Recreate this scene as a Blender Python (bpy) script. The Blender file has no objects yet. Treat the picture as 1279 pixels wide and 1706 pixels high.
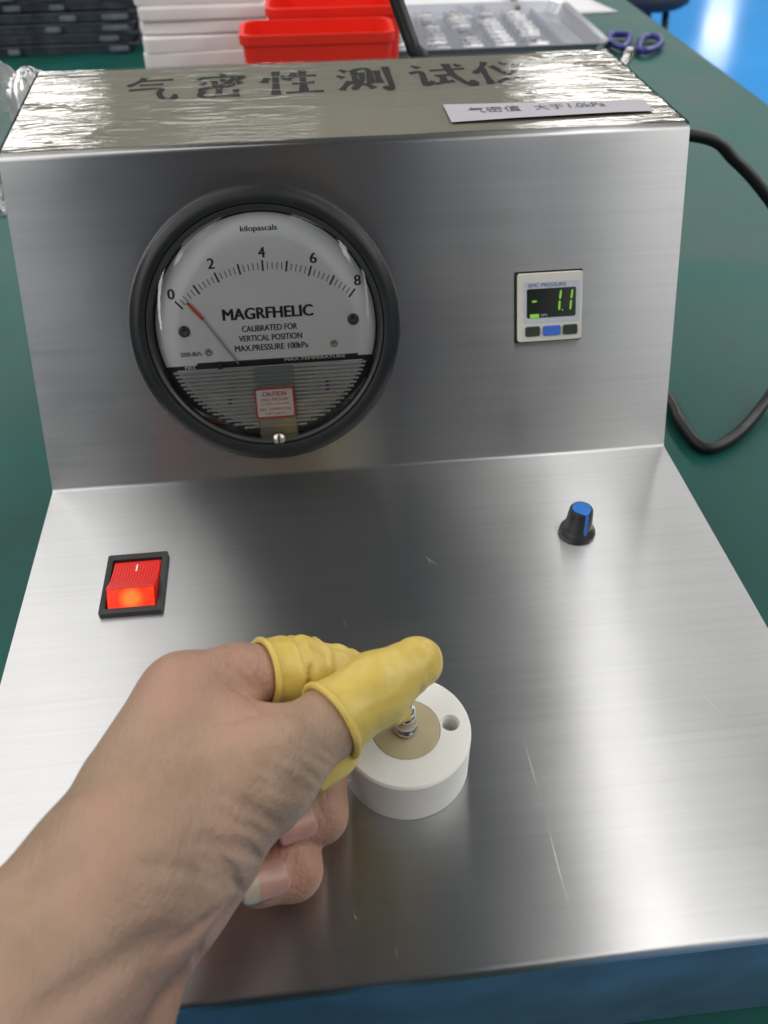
import bpy, bmesh, math, random
import numpy as np
from mathutils import Vector, Matrix

random.seed(7)
sc = bpy.context.scene
COL = sc.collection
S = 0.001                      # everything below is written in millimetres

# ------------------------------------------------------------------ camera
cam_d = bpy.data.cameras.new('camera')
cam = bpy.data.objects.new('camera', cam_d)
COL.objects.link(cam)
cam_d.sensor_fit = 'VERTICAL'
cam_d.sensor_height = 36.0
cam_d.lens = 29.546
cam_d.clip_start = 0.01
cam_d.clip_end = 60.0
cam.matrix_world = Matrix(((0.994310, 0.078571, -0.071936, -0.023832), (-0.106192, 0.677457, -0.727856, -0.083689), (-0.008454, 0.731354, 0.681946, 0.264016), (0.000000, 0.000000, 0.000000, 1.000000)))
cam_d.dof.use_dof = True
cam_d.dof.focus_distance = 0.315
cam_d.dof.aperture_fstop = 15.0
sc.camera = cam

# ------------------------------------------------------------------ room light: rows of ceiling tubes, plus added fill rows
sc.view_settings.view_transform = 'Standard'
sc.view_settings.look = 'None'
sc.view_settings.gamma = 1.0
sc.view_settings.exposure = 0.23
sc.view_settings.use_curve_mapping = False
world = bpy.data.worlds.new('World')
sc.world = world
world.use_nodes = True
bg = world.node_tree.nodes['Background']
bg.inputs['Color'].default_value = (0.86, 0.93, 1.0, 1)
bg.inputs['Strength'].default_value = 0.052

def light_row(name, x, y, z, length, width, watts, yaw=0.0, color=(1.0, 0.978, 0.945)):
    d = bpy.data.lights.new(name, 'AREA')
    d.shape = 'RECTANGLE'
    d.size = width * S
    d.size_y = length * S
    d.energy = watts
    d.color = color
    o = bpy.data.objects.new(name, d)
    COL.objects.link(o)
    o.location = (x * S, y * S, z * S)
    o.rotation_euler = (0, 0, math.radians(yaw))
    return o

light_row('ceiling_or_fill_row', -730, 1900, 2000, 7200, 800, 26, -8)
light_row('ceiling_or_fill_row', 1000, 2140, 2000, 6700, 190, 6.2, -10.6)
light_row('ceiling_or_fill_row', 820, -120, 2010, 1100, 420, 3.6, -8)  # added fill, no known fixture: brightens the deck's right side near the face
light_row('ceiling_or_fill_row', -1450, -1300, 2000, 1800, 300, 8, -7)  # added frontal fill from behind left, for the dial and upright faces
light_row('ceiling_or_fill_row', 1450, -1300, 2000, 1800, 300, 9, -7)  # added frontal fill from behind right, paired with the left one
light_row('ceiling_or_fill_row', -2700, 1000, 2200, 14000, 600, 225, -7)
light_row('ceiling_or_fill_row', 2600, 3200, 2200, 9600, 600, 150, 5)
light_row('ceiling_or_fill_row', 2600, -3800, 2200, 5000, 300, 21, -7)  # added fill far behind, lifts the right side of the sloping panel
light_row('ceiling_or_fill_row', 5600, 5000, 2300, 11000, 300, 170, -7)
light_row('ceiling_or_fill_row', 8200, 17200, 2300, 5000, 500, 30, -24)
sc.cycles.use_adaptive_sampling = False
sc.cycles.sample_clamp_indirect = 4.0
sc.cycles.max_bounces = 8
sc.cycles.glossy_bounces = 4
sc.cycles.diffuse_bounces = 3
sc.cycles.use_denoising = True
sc.cycles.denoising_prefilter = 'ACCURATE'
sc.cycles.denoising_input_passes = 'RGB_ALBEDO_NORMAL'

# ------------------------------------------------------------------ helpers
WLOC = {}

def link(o, parent, wl):
    COL.objects.link(o)
    if parent is not None:
        o.parent = parent
        pl = WLOC[parent.name]
        o.location = [(wl[i] - pl[i]) * S for i in range(3)]
    else:
        o.location = [c * S for c in wl]
    WLOC[o.name] = tuple(wl)
    return o

def tag(o, label=None, cat=None, group=None, kind=None):
    if label: o['label'] = label
    if cat: o['category'] = cat
    if group: o['group'] = group
    if kind: o['kind'] = kind
    return o

def thing(name, loc, label, cat, group=None):
    o = bpy.data.objects.new(name, None)
    o.empty_display_size = 0.02
    link(o, None, loc)
    return tag(o, label, cat, group)

def mesh(name, V, F, mat, parent=None, smooth=False, bevel=0, seg=2, angle=30, sub=0, solid=0, fmats=None, base=False):
    V = np.asarray(V, float)
    lo, hi = V.min(0), V.max(0)
    c = (lo + hi) / 2
    if base: c[2] = lo[2]
    me = bpy.data.meshes.new(name)
    me.from_pydata([tuple(v) for v in (V - c) * S], [], [tuple(int(i) for i in f) for f in F])
    mats = mat if isinstance(mat, (list, tuple)) else [mat]
    for m in mats: me.materials.append(m)
    if fmats is not None:
        me.polygons.foreach_set('material_index', fmats)
    bm = bmesh.new(); bm.from_mesh(me)
    bmesh.ops.recalc_face_normals(bm, faces=bm.faces)
    bm.to_mesh(me); bm.free()
    if smooth:
        me.polygons.foreach_set('use_smooth', [True] * len(me.polygons))
    o = bpy.data.objects.new(name, me)
    link(o, parent, tuple(c))
    if solid:
        m = o.modifiers.new('solid', 'SOLIDIFY'); m.thickness = solid * S; m.offset = 0
    if bevel:
        m = o.modifiers.new('bevel', 'BEVEL'); m.width = bevel * S; m.segments = seg
        m.limit_method = 'ANGLE'; m.angle_limit = math.radians(angle)
        for p in me.polygons: p.use_smooth = True
        w = o.modifiers.new('wn', 'WEIGHTED_NORMAL'); w.keep_sharp = True
    if sub:
        m = o.modifiers.new('sub', 'SUBSURF'); m.levels = sub; m.render_levels = sub
    return o

class MB:
    def __init__(self): self.V = []; self.F = []; self.M = []; self.mi = 0
    def add(self, V, F):
        n = len(self.V); self.V += [tuple(v) for v in V]; self.F += [tuple(i + n for i in f) for f in F]; self.M += [self.mi] * len(F)
        return self
    def box(self, x0, x1, y0, y1, z0, z1, tf=None):
        V = [(x, y, z) for x in (x0, x1) for y in (y0, y1) for z in (z0, z1)]
        if tf: V = [tf(*v) for v in V]
        return self.add(V, [(0, 1, 3, 2), (4, 6, 7, 5), (0, 4, 5, 1), (2, 3, 7, 6), (0, 2, 6, 4), (1, 5, 7, 3)])
    def lathe(self, prof, c=(0, 0, 0), n=48, tf=None, close=False):
        # prof: list of (r, h); axis +Z of the local frame
        V = []; F = []
        rings = []
        for r, h in prof:
            if r < 1e-6:
                rings.append([len(V)]); V.append((c[0], c[1], c[2] + h))
            else:
                rings.append(list(range(len(V), len(V) + n)))
                for i in range(n):
                    a = 2 * math.pi * i / n
                    V.append((c[0] + r * math.cos(a), c[1] + r * math.sin(a), c[2] + h))
        pairs = list(zip(rings[:-1], rings[1:]))
        if close: pairs.append((rings[-1], rings[0]))
        for A, B in pairs:
            for i in range(n):
                j = (i + 1) % n
                if len(A) == 1 and len(B) == 1: continue
                if len(A) == 1: F.append((A[0], B[i], B[j]))
                elif len(B) == 1: F.append((A[i], A[j], B[0]))
                else: F.append((A[i], A[j], B[j], B[i]))
        if tf: V = [tf(*v) for v in V]
        return self.add(V, F)
    def tube(self, pts, r, n=12, cap=True, closed=False):
        P = [Vector(p) for p in pts]; N = len(P)
        rr = r if isinstance(r, (list, tuple)) else [r] * N
        V = []; F = []
        nrm = None
        for i in range(N):
            if closed: t = P[(i + 1) % N] - P[i - 1]
            else: t = P[min(i + 1, N - 1)] - P[max(i - 1, 0)]
            t.normalize()
            if nrm is None:
                nrm = t.orthogonal().normalized()
            nrm = (nrm - t * nrm.dot(t)).normalized()
            b = t.cross(nrm)
            for k in range(n):
                a = 2 * math.pi * k / n
                V.append(P[i] + (nrm * math.cos(a) + b * math.sin(a)) * rr[i])
        for i in range(N if closed else N - 1):
            for k in range(n):
                k2 = (k + 1) % n; i2 = (i + 1) % N
                F.append((i * n + k, i * n + k2, i2 * n + k2, i2 * n + k))
        if cap and not closed:
            F.append(tuple(range(n))[::-1]); F.append(tuple((N - 1) * n + k for k in range(n)))
        return self.add(V, F)
    def prism(self, poly, z0, z1, tf=None):
        n = len(poly)
        V = [(x, y, z0) for x, y in poly] + [(x, y, z1) for x, y in poly]
        if tf: V = [tf(*v) for v in V]
        F = [tuple(range(n))[::-1], tuple(range(n, 2 * n))] + [(i, (i + 1) % n, n + (i + 1) % n, n + i) for i in range(n)]
        return self.add(V, F)
    def build(self, name, mat, parent=None, **k):
        if isinstance(mat, (list, tuple)): k['fmats'] = self.M
        return mesh(name, self.V, self.F, mat, parent, **k)

def spline(pts, n=12):
    P = [np.array(p, float) for p in pts]
    P = [2 * P[0] - P[1]] + P + [2 * P[-1] - P[-2]]
    out = []
    for i in range(1, len(P) - 2):
        for k in range(n):
            t = k / n
            a, b, c, d = P[i - 1], P[i], P[i + 1], P[i + 2]
            out.append(0.5 * (2 * b + (c - a) * t + (2 * a - 5 * b + 4 * c - d) * t * t + (3 * b - a - 3 * c + d) * t ** 3))
    out.append(P[-2])
    return out

def rrect(x0, x1, y0, y1, r, n=4):
    out = []
    for cx, cy, a0 in ((x1 - r, y1 - r, 0), (x0 + r, y1 - r, 90), (x0 + r, y0 + r, 180), (x1 - r, y0 + r, 270)):
        for k in range(n + 1):
            a = math.radians(a0 + 90 * k / n)
            out.append((cx + r * math.cos(a), cy + r * math.sin(a)))
    return out

# ------------------------------------------------------------------ materials
def newmat(name):
    m = bpy.data.materials.new(name); m.use_nodes = True
    nt = m.node_tree
    return m, nt, nt.nodes['Principled BSDF'], nt.nodes['Material Output']

def N(nt, kind, **inp):
    n = nt.nodes.new(kind)
    for k, v in inp.items():
        k2 = k.replace('_', ' ')
        if k2 in n.inputs: n.inputs[k2].default_value = v
        else: setattr(n, k, v)
    return n

def noise(nt, scale, detail=3, rough=0.55, mapping=(1, 1, 1), coord='Object', rot=(0, 0, 0), dist=0.0):
    tc = nt.nodes.new('ShaderNodeTexCoord')
    mp = nt.nodes.new('ShaderNodeMapping')
    mp.inputs['Scale'].default_value = mapping
    mp.inputs['Rotation'].default_value = rot
    nt.links.new(tc.outputs[coord], mp.inputs['Vector'])
    n = nt.nodes.new('ShaderNodeTexNoise')
    n.inputs['Scale'].default_value = scale; n.inputs['Detail'].default_value = detail; n.inputs['Roughness'].default_value = rough
    n.inputs['Distortion'].default_value = dist
    nt.links.new(mp.outputs[0], n.inputs['Vector'])
    return n

def ramp(nt, fac, stops):
    r = nt.nodes.new('ShaderNodeValToRGB')
    el = r.color_ramp.elements
    while len(el) < len(stops): el.new(0.5)
    for e, (p, c) in zip(el, stops):
        e.position = p; e.color = (c, c, c, 1) if isinstance(c, (int, float)) else (*c, 1)
    nt.links.new(fac, r.inputs['Fac'])
    return r

def bump(nt, bsdf, height, strength=0.2, dist=0.0005, prev=None):
    b = nt.nodes.new('ShaderNodeBump')
    b.inputs['Strength'].default_value = strength; b.inputs['Distance'].default_value = dist
    nt.links.new(height, b.inputs['Height'])
    if prev is not None: nt.links.new(prev.outputs[0], b.inputs['Normal'])
    nt.links.new(b.outputs[0], bsdf.inputs['Normal'])
    return b

def plain(name, col, rough=0.5, metal=0.0, var=0.12, vscale=60, bumps=0.0, bscale=400, spec=0.5, coat=0.0, sss=0.0, sssr=(1, 1, 1)):
    m, nt, b, out = newmat(name)
    n = noise(nt, vscale, 4)
    r = ramp(nt, n.outputs['Fac'], [(0.3, tuple(c * (1 - var) for c in col)), (0.7, tuple(min(1, c * (1 + var)) for c in col))])
    nt.links.new(r.outputs[0], b.inputs['Base Color'])
    b.inputs['Roughness'].default_value = rough; b.inputs['Metallic'].default_value = metal
    b.inputs['Specular IOR Level'].default_value = spec
    b.inputs['Coat Weight'].default_value = coat
    if sss:
        b.inputs['Subsurface Weight'].default_value = sss; b.inputs['Subsurface Radius'].default_value = sssr
        b.inputs['Subsurface Scale'].default_value = 0.002
    rn = ramp(nt, n.outputs['Fac'], [(0.2, max(0.02, rough * 0.8)), (0.8, min(1, rough * 1.2))])
    nt.links.new(rn.outputs[0], b.inputs['Roughness'])
    if bumps:
        n2 = noise(nt, bscale, 3)
        bump(nt, b, n2.outputs['Fac'], bumps, 0.0003)
    return m

def brushed(name, col, rough=0.33, tint=None, aniso=0.75, streak=0.10):
    m, nt, b, out = newmat(name)
    b.inputs['Metallic'].default_value = 1.0
    b.inputs['Anisotropic'].default_value = aniso
    tv = N(nt, 'ShaderNodeCombineXYZ', X=0.0, Y=0.89, Z=0.45)
    nt.links.new(tv.outputs[0], b.inputs['Tangent'])
    st = noise(nt, 1.0, 2, 0.6, (6, 420, 420))            # brushing, runs along X
    st2 = noise(nt, 1.0, 2, 0.6, (12, 900, 900))
    cl = noise(nt, 14, 4, 0.6)                            # smudges
    mx = N(nt, 'ShaderNodeMix', data_type='FLOAT')
    mx.inputs[0].default_value = 0.5
    nt.links.new(st.outputs['Fac'], mx.inputs[2]); nt.links.new(st2.outputs['Fac'], mx.inputs[3])
    c = ramp(nt, mx.outputs[0], [(0.3, tuple(x * (1 - streak) for x in col)), (0.7, tuple(min(1, x * (1 + streak)) for x in col))])
    nt.links.new(c.outputs[0], b.inputs['Base Color'])
    r1 = ramp(nt, mx.outputs[0], [(0.3, rough * 0.96), (0.7, rough * 1.06)])
    r2 = ramp(nt, cl.outputs['Fac'], [(0.40, 0.0), (0.72, 0.05)])
    r2.color_ramp.elements[0].color = (0, 0, 0, 1)
    ad = N(nt, 'ShaderNodeMath', operation='ADD')
    nt.links.new(r1.outputs[0], ad.inputs[0]); nt.links.new(r2.outputs[0], ad.inputs[1])
    nt.links.new(ad.outputs[0], b.inputs['Roughness'])
    wv = noise(nt, 9, 2, 0.5)                             # faint oil canning of the sheet
    b1 = bump(nt, b, wv.outputs['Fac'], 0.25, 0.0012)
    return m

def clear_film(name, gloss=0.08, tint=(1, 1, 1), extra=0.0, rough=0.06, bumps=0.0, bmap=(1, 1, 1), bscale=60, haze=0.0, hcol=(0.75, 0.78, 0.76)):
    # thin clear plastic: see-through, with fresnel gloss
    m = bpy.data.materials.new(name); m.use_nodes = True
    nt = m.node_tree; nt.nodes.clear()
    out = nt.nodes.new('ShaderNodeOutputMaterial')
    tr = N(nt, 'ShaderNodeBsdfTransparent', Color=(*tint, 1))
    gl = N(nt, 'ShaderNodeBsdfGlossy', Roughness=rough)
    fr = N(nt, 'ShaderNodeFresnel', IOR=1.5)
    mx = nt.nodes.new('ShaderNodeMixShader')
    base = tr
    if haze:
        df = N(nt, 'ShaderNodeBsdfDiffuse', Color=(*hcol, 1))
        m0 = nt.nodes.new('ShaderNodeMixShader'); m0.inputs[0].default_value = haze
        nt.links.new(tr.outputs[0], m0.inputs[1]); nt.links.new(df.outputs[0], m0.inputs[2]); base = m0
    ad = N(nt, 'ShaderNodeMath', operation='ADD'); ad.inputs[1].default_value = extra; ad.use_clamp = True
    nt.links.new(fr.outputs[0], ad.inputs[0])
    nt.links.new(ad.outputs[0], mx.inputs[0]); nt.links.new(base.outputs[0], mx.inputs[1]); nt.links.new(gl.outputs[0], mx.inputs[2])
    nt.links.new(mx.outputs[0], out.inputs['Surface'])
    if bumps:
        n = noise(nt, bscale, 4, 0.6, bmap, dist=1.0)
        b = nt.nodes.new('ShaderNodeBump'); b.inputs['Strength'].default_value = bumps; b.inputs['Distance'].default_value = 0.002
        nt.links.new(n.outputs['Fac'], b.inputs['Height'])
        nt.links.new(b.outputs[0], gl.inputs['Normal']); nt.links.new(b.outputs[0], fr.inputs['Normal'])
    return m

def glow(name, col, strength, base=(0.02, 0.02, 0.02)):
    m, nt, b, out = newmat(name)
    n = noise(nt, 150, 3)
    r = ramp(nt, n.outputs['Fac'], [(0.3, tuple(c * 0.75 for c in col)), (0.75, col)])
    b.inputs['Base Color'].default_value = (*base, 1)
    nt.links.new(r.outputs[0], b.inputs['Emission Color'])
    b.inputs['Emission Strength'].default_value = strength
    b.inputs['Roughness'].default_value = 0.25
    return m

M = {}
M['steel'] = brushed('brushed_stainless', (0.625, 0.63, 0.635), 0.295, aniso=1.0, streak=0.05)
M['bluefilm'] = plain('blue_protective_film', (0.12, 0.23, 0.37), 0.34, 0.2, 0.25, 30, 0.1, 80)
M['black'] = plain('black_plastic', (0.022, 0.024, 0.026), 0.42, 0, 0.2, 80, 0.08, 900)
M['charcoal'] = plain('charcoal_bezel', (0.012, 0.0135, 0.0155), 0.42, 0, 0.12, 60, 0.06, 1200, spec=0.35)
M['cable'] = plain('black_cable_rubber', (0.008, 0.0085, 0.009), 0.45, 0, 0.2, 60)
M['dial'] = plain('white_dial', (0.80, 0.82, 0.83), 0.5, 0, 0.03, 40)
M['ink'] = plain('black_ink', (0.012, 0.012, 0.013), 0.6, 0, 0.2, 60)
M['whiteink'] = plain('white_ink', (0.75, 0.75, 0.75), 0.6, 0, 0.05, 60)
M['redink'] = plain('red_ink', (0.55, 0.05, 0.035), 0.5, 0, 0.1, 60)
M['needle'] = plain('needle_aluminium', (0.45, 0.45, 0.45), 0.35, 0.8, 0.05, 60)
M['needlered'] = plain('needle_red', (0.62, 0.06, 0.03), 0.45, 0, 0.08, 60)
M['sticker'] = plain('sticker_white', (0.78, 0.77, 0.74), 0.45, 0, 0.04, 60)
M['lens'] = clear_film('gauge_lens', rough=0.03, tint=(0.96, 0.97, 0.97))
M['chrome'] = plain('chrome', (0.74, 0.73, 0.71), 0.24, 1.0, 0.08, 200)
M['zinc'] = plain('zinc_screw', (0.5, 0.49, 0.45), 0.3, 1.0, 0.15, 300)
M['darkback'] = plain('dark_gauge_interior', (0.02, 0.024, 0.024), 0.35, 0, 0.3, 60)
M['cream'] = plain('cream_housing', (0.66, 0.64, 0.57), 0.42, 0, 0.04, 60)
M['panelgrey'] = plain('pale_display_panel', (0.50, 0.55, 0.61), 0.3, 0, 0.05, 60)
M['lcd'] = plain('dark_lcd', (0.012, 0.018, 0.014), 0.16, 0, 0.2, 60)
M['seg'] = glow('green_segment', (0.33, 0.80, 0.05), 0.6)
M['bluebtn'] = plain('blue_button', (0.05, 0.16, 0.62), 0.4, 0, 0.08, 200)
M['darkbtn'] = plain('dark_button', (0.03, 0.042, 0.036), 0.45, 0, 0.15, 200)
M['blueink'] = plain('blue_ink', (0.08, 0.12, 0.30), 0.5, 0, 0.1, 60)
M['knobblue'] = plain('knob_blue', (0.02, 0.16, 0.56), 0.42, 0, 0.08, 200)
M['delrin'] = plain('white_acetal', (0.81, 0.81, 0.775), 0.42, 0, 0.045, 45, 0.03, 700, sss=0.25, sssr=(1, 1, 0.9))
M['pad'] = plain('beige_rubber_pad', (0.44, 0.38, 0.235), 0.55, 0, 0.07, 80, 0.05, 600)
M['paper'] = plain('aged_label_paper', (0.60, 0.57, 0.485), 0.7, 0, 0.05, 12)
M['paper2'] = plain('white_strip_paper', (0.44, 0.43, 0.48), 0.65, 0, 0.03, 20)
M['tape'] = clear_film('clear_packing_tape', rough=0.06, tint=(0.985, 0.985, 0.955), extra=0.0, haze=0.05, bumps=0.12, bmap=(0.35, 1.6, 1), bscale=70)
M['mat'] = plain('green_table_mat', (0.010, 0.086, 0.074), 0.46, 0, 0.24, 9, 0.14, 420, spec=0.19)
M['floor'] = plain('blue_epoxy_floor', (0.05, 0.33, 0.80), 0.14, 0, 0.06, 1.5, spec=0.6)
M['redbin'] = plain('red_bin_plastic', (0.92, 0.030, 0.015), 0.35, 0, 0.10, 12)
M['white'] = plain('white_wipes', (0.88, 0.84, 0.84), 0.85, 0, 0.05, 8, 0.2, 90)
M['tray'] = plain('black_blister_tray', (0.15, 0.16, 0.20), 0.3, 0, 0.6, 25, 0.3, 40)
M['clear'] = clear_film('clear_blister_tray', rough=0.12, tint=(0.95, 0.96, 0.98), extra=0.03, haze=0.55, hcol=(0.72, 0.75, 0.84))
M['bag'] = clear_film('clear_poly_bag', rough=0.42, tint=(0.95, 0.96, 0.96), extra=0.0, haze=0.13)
M['sheet'] = plain('white_printer_paper', (0.80, 0.80, 0.82), 0.7, 0, 0.03, 10)
M['scissor'] = plain('navy_scissor_handle', (0.022, 0.030, 0.22), 0.35, 0, 0.1, 60)
M['brown'] = plain('brown_stick', (0.20, 0.15, 0.09), 0.6, 0, 0.2, 60)
M['navy'] = plain('navy_stool_seat', (0.012, 0.018, 0.04), 0.7, 0, 0.2, 60)

# ------------------------------------------------------------------ setting: floor and work table
TZ = -70.0        # table surface; the tester's deck is z = 0
mb = MB().add([(-6000, -3000, -820), (9000, -3000, -820), (9000, 14000, -820), (-6000, 14000, -820)], [(0, 1, 2, 3)])
tag(mb.build('floor', M['floor']), kind='structure')
tb = MB().prism(rrect(-1500, 547, -70, 2600, 12), TZ - 32, TZ)
tag(tb.build('work_table', M['mat'], bevel=3, base=False), 'long work table with a green rubber mat top under everything', 'table')

# ------------------------------------------------------------------ air tightness tester
TILT = math.radians(24.178)
ST, CT = math.sin(TILT), math.cos(TILT)
FD, FH = 230.51, 146.24           # face foot (y) and slant height
TOPZ = FH * CT
TOPY0 = FD + FH * ST
def Fp(a, b, n=0.0):          # a across, b up the sloping face, n out of it
    return (a, FD + b * ST - n * CT, b * CT + n * ST)

tester = thing('air_tightness_tester', (0, 205, TZ), 'brushed stainless steel bench tester with sloping gauge panel and flat deck', 'tester')

# bent sheet: deck front edge -> deck -> sloping face -> top -> back edge.  y, z, left x, right x, bend radius
KEY = [(0.0, -4.0, -150.6, 149.6, 0), (0.0, 0.0, -150.6, 149.6, 2.0), (FD, 0.0, -150.9, 148.4, 2.2), (TOPY0, TOPZ, -147.8, 152.0, 2.6), (411.0, TOPZ, -153.6, 150.6, 2.0), (411.0, TOPZ - 5, -153.6, 150.6, 0)]
prof = []
for i, (y, z, xl, xr, r) in enumerate(KEY):
    if r == 0: prof.append((y, z, xl, xr)); continue
    p = Vector((y, z)); a = (Vector(KEY[i - 1][:2]) - p); b = (Vector(KEY[i + 1][:2]) - p)
    la, lb = a.length, b.length; a.normalize(); b.normalize()
    half = math.acos(max(-1, min(1, a.dot(b)))) / 2
    d = min(r / math.tan(half), la * 0.9, lb * 0.9)
    p0, p2 = p + a * d, p + b * d
    for k in range(7):
        t = k / 6
        q = p0 * (1 - t) ** 2 + p * 2 * t * (1 - t) + p2 * t * t
        prof.append((q.x, q.y, xl, xr))
# insert stations along the long panels so the sheet can be slightly uneven
dense = []
for p, q in zip(prof[:-1], prof[1:]):
    n = max(1, int(math.hypot(p[0] - q[0], p[1] - q[1]) / 9))
    for k in range(n): dense.append(tuple(p[j] + (q[j] - p[j]) * k / n for j in range(4)))
dense.append(prof[-1])
NX = 36
V = []; F = []
for (y, z, xl, xr) in dense:
    for i in range(NX + 1):
        V.append((xl + (xr - xl) * i / NX, y, z))
for j in range(len(dense) - 1):
    for i in range(NX):
        a = j * (NX + 1) + i
        F.append((a, a + 1, a + NX + 2, a + NX + 1))
sheet = mesh('bent_steel_sheet', V, F, M['steel'], tester, smooth=True)
so = sheet.modifiers.new('solid', 'SOLIDIFY'); so.thickness = 0.0012; so.offset = -1
es = sheet.modifiers.new('es', 'EDGE_SPLIT'); es.split_angle = math.radians(40)
sheet['label'] = 'brushed stainless sheet bent into deck, sloping face and top'
# skirt, side walls, back
MB().box(-150.2, 149.2, 0.35, 1.6, TZ + 1.0, -4.1).build('front_skirt', M['bluefilm'], tester)['label'] = 'front skirt covered in dark blue film'
for s in (0, 1):
    poly = [(p[0], p[1], p[2 + s] + (0.9 if s == 0 else -0.9)) for p in prof]
    poly = [(y - 0.0, z - 0.0, x) for y, z, x in poly]
    poly += [(410.4, TZ + 1.0, poly[-1][2]), (1.0, TZ + 1.0, poly[0][2])]
    cy, cz = 200.0, 0.0
    def inset(y, z):
        yy = min(max(y, 1.8), 409.2)
        return yy, (z - 1.4 if z > TZ + 5 else z)
    pv = [(x, *inset(y, z)) for y, z, x in poly]
    n = len(pv); dx = 1.1 if s == 0 else -1.1
    pv2 = [(x + dx, y, z) for x, y, z in pv]
    mesh('side_wall', pv + pv2, [tuple(range(n)), tuple(range(n, 2 * n))[::-1]] + [(i, (i + 1) % n, n + (i + 1) % n, n + i) for i in range(n)], M['steel'], tester)
MB().box(-152.5, 149.5, 409.6, 410.7, TZ + 1, TOPZ - 5.2).build('back_wall', M['steel'], tester)
for px_, py_ in ((-135, 18), (135, 18), (-135, 392), (135, 392)):
    MB().lathe([(0, 0), (7, 0), (8, 4), (8, 6), (0, 6)], (px_, py_, TZ), 20).build('rubber_foot', M['black'], tester)

# fine scratches worn into the deck
mb = MB()
def scratch(p, q, w):
    p = Vector(p); q = Vector(q); d = (q - p).normalized(); n = Vector((-d.y, d.x, 0)) * w
    m_ = (p + q) / 2 + n * random.uniform(-4, 4)
    mb.add([p, m_ - n, q, m_ + n], [(0, 1, 2, 3)])
SCR = [((40.9, 78.3), (41.5, 48.2), 0.1), ((41.5, 48.2), (41.7, 6.9), 0.12), ((37.1, 55.2), (41.2, 46.7), 0.06), ((18.1, 168.6), (24.8, 160.6), 0.08), ((20.5, 161.1), (19.9, 168.4), 0.07), ((120.5, 112.0), (123.5, 98.4), 0.06), ((109.5, 92.9), (116.1, 72.4), 0.07), ((17.1, 119.2), (16.7, 109.1), 0.05), ((-24.0, 21.1), (-23.1, 18.4), 0.08)]
for a, b, w in SCR: scratch((*a, 0.03), (*b, 0.03), w * 1.0)
for k in range(22):
    cx, cy = random.uniform(-60, 120), random.uniform(10, 215)
    L = random.uniform(2, 9); an = random.uniform(-1.9, -0.9)
    scratch((cx, cy, 0.03), (cx + L * math.cos(an), cy + L * math.sin(an), 0.03), random.uniform(0.015, 0.035))
M['scratch'] = plain('bright_scratch', (0.85, 0.85, 0.84), 0.5, 1.0, 0.05, 60)
mb.build('scratches', M['scratch'], tester)['kind'] = 'stuff'

# ---- text helper -------------------------------------------------------
def text_geo(body, offset=0.0, shear=0.0):
    c = bpy.data.curves.new('t', 'FONT'); c.body = body; c.offset = offset; c.shear = shear; c.resolution_u = 4
    o = bpy.data.objects.new('t', c); COL.objects.link(o)
    dg = bpy.context.evaluated_depsgraph_get(); dg.update()
    e = o.evaluated_get(dg); me = e.to_mesh()
    V = np.array([v.co[:2] for v in me.vertices]); F = [tuple(p.vertices) for p in me.polygons]
    e.to_mesh_clear(); bpy.data.objects.remove(o); bpy.data.curves.remove(c)
    return V, F

def text(body, a0, a1, b, h, mat, parent, tf, n, bold=0.0, name='lettering'):
    # fills a0..a1 in width, centred on height b; n is the lift from the surface
    V, F = text_geo(body)
    lo, hi = V.min(0), V.max(0)
    U = (V - lo) / (hi - lo)
    P = [tf(a0 + u[0] * (a1 - a0), b + (u[1] - 0.5) * h, n) for u in U]
    if bold:                                   # heavier weight: the same print laid down twice more, a hair aside
        nV = len(P); F0 = list(F)
        for k, (dx, dy) in enumerate(((-bold, 0), (bold, 0), (0, bold * 0.6))):
            P = P + [tf(a0 + u[0] * (a1 - a0) + dx, b + (u[1] - 0.5) * h + dy, n + 0.012 * (k + 1)) for u in U]
            F = F + [tuple(i + nV * (k + 1) for i in f) for f in F0]
    o = mesh(name, P, F, mat, parent)
    return o

# ---- pressure gauge ----------------------------------------------------
GX, GY = -42.7, 70.3
def Gt(x, y, z): return Fp(GX + x, GY + y, z)
gauge = MB().lathe([(61, 0.15), (61.2, 4), (60.2, 7), (58, 9.2), (55, 9.6), (53.2, 9.0), (53.0, 0.15)], n=96, tf=Gt, close=True).build('pressure_gauge', M['charcoal'], tester, smooth=True)
gauge['label'] = 'large round black rimmed analogue pressure gauge with white dial'
em = gauge.modifiers.new('es', 'EDGE_SPLIT'); em.split_angle = math.radians(50)
MB().lathe([(52.9, 8.3), (51.6, 7.6), (50.6, 6.0), (50.2, 1.2), (52.9, 0.6)], n=96, tf=Gt, close=True).build('gasket_ring', M['black'], gauge, smooth=True)
MB().lathe([(0, 0.3), (52.0, 0.3), (52.0, 0.6), (0, 0.6)], n=64, tf=Gt).build('gauge_interior', M['darkback'], gauge)
cb = 55.1 - GY
R_ = 49.6
a0 = math.asin(cb / R_)
poly = [(R_ * math.cos(a0 + (math.pi - 2 * a0) * k / 80), R_ * math.sin(a0 + (math.pi - 2 * a0) * k / 80)) for k in range(81)]
MB().prism(poly, 1.0, 1.6, tf=Gt).build('dial_plate', M['dial'], gauge)
DN = 1.66
TC, TRo = (-41.4, 38.1), 61.6
for i in range(41):
    v = i * 0.2
    big = i % 5 == 0
    a = math.radians(131.7 - 10.26 * v)
    L = 4.7 if big else 3.1
    w = 0.42 if big else 0.19
    c, s = math.cos(a), math.sin(a)
    off = 0.0 if big else 0.9
    r0, r1 = TRo - L - off, TRo - off
    q = [(TC[0] + r * c - s * e * w, TC[1] + r * s + c * e * w) for r, e in ((r0, -1), (r0, 1), (r1, 1), (r1, -1))]
    mesh('scale_tick', [Fp(x, y, DN) for x, y in q], [(0, 1, 2, 3)], M['ink'], gauge)
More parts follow.
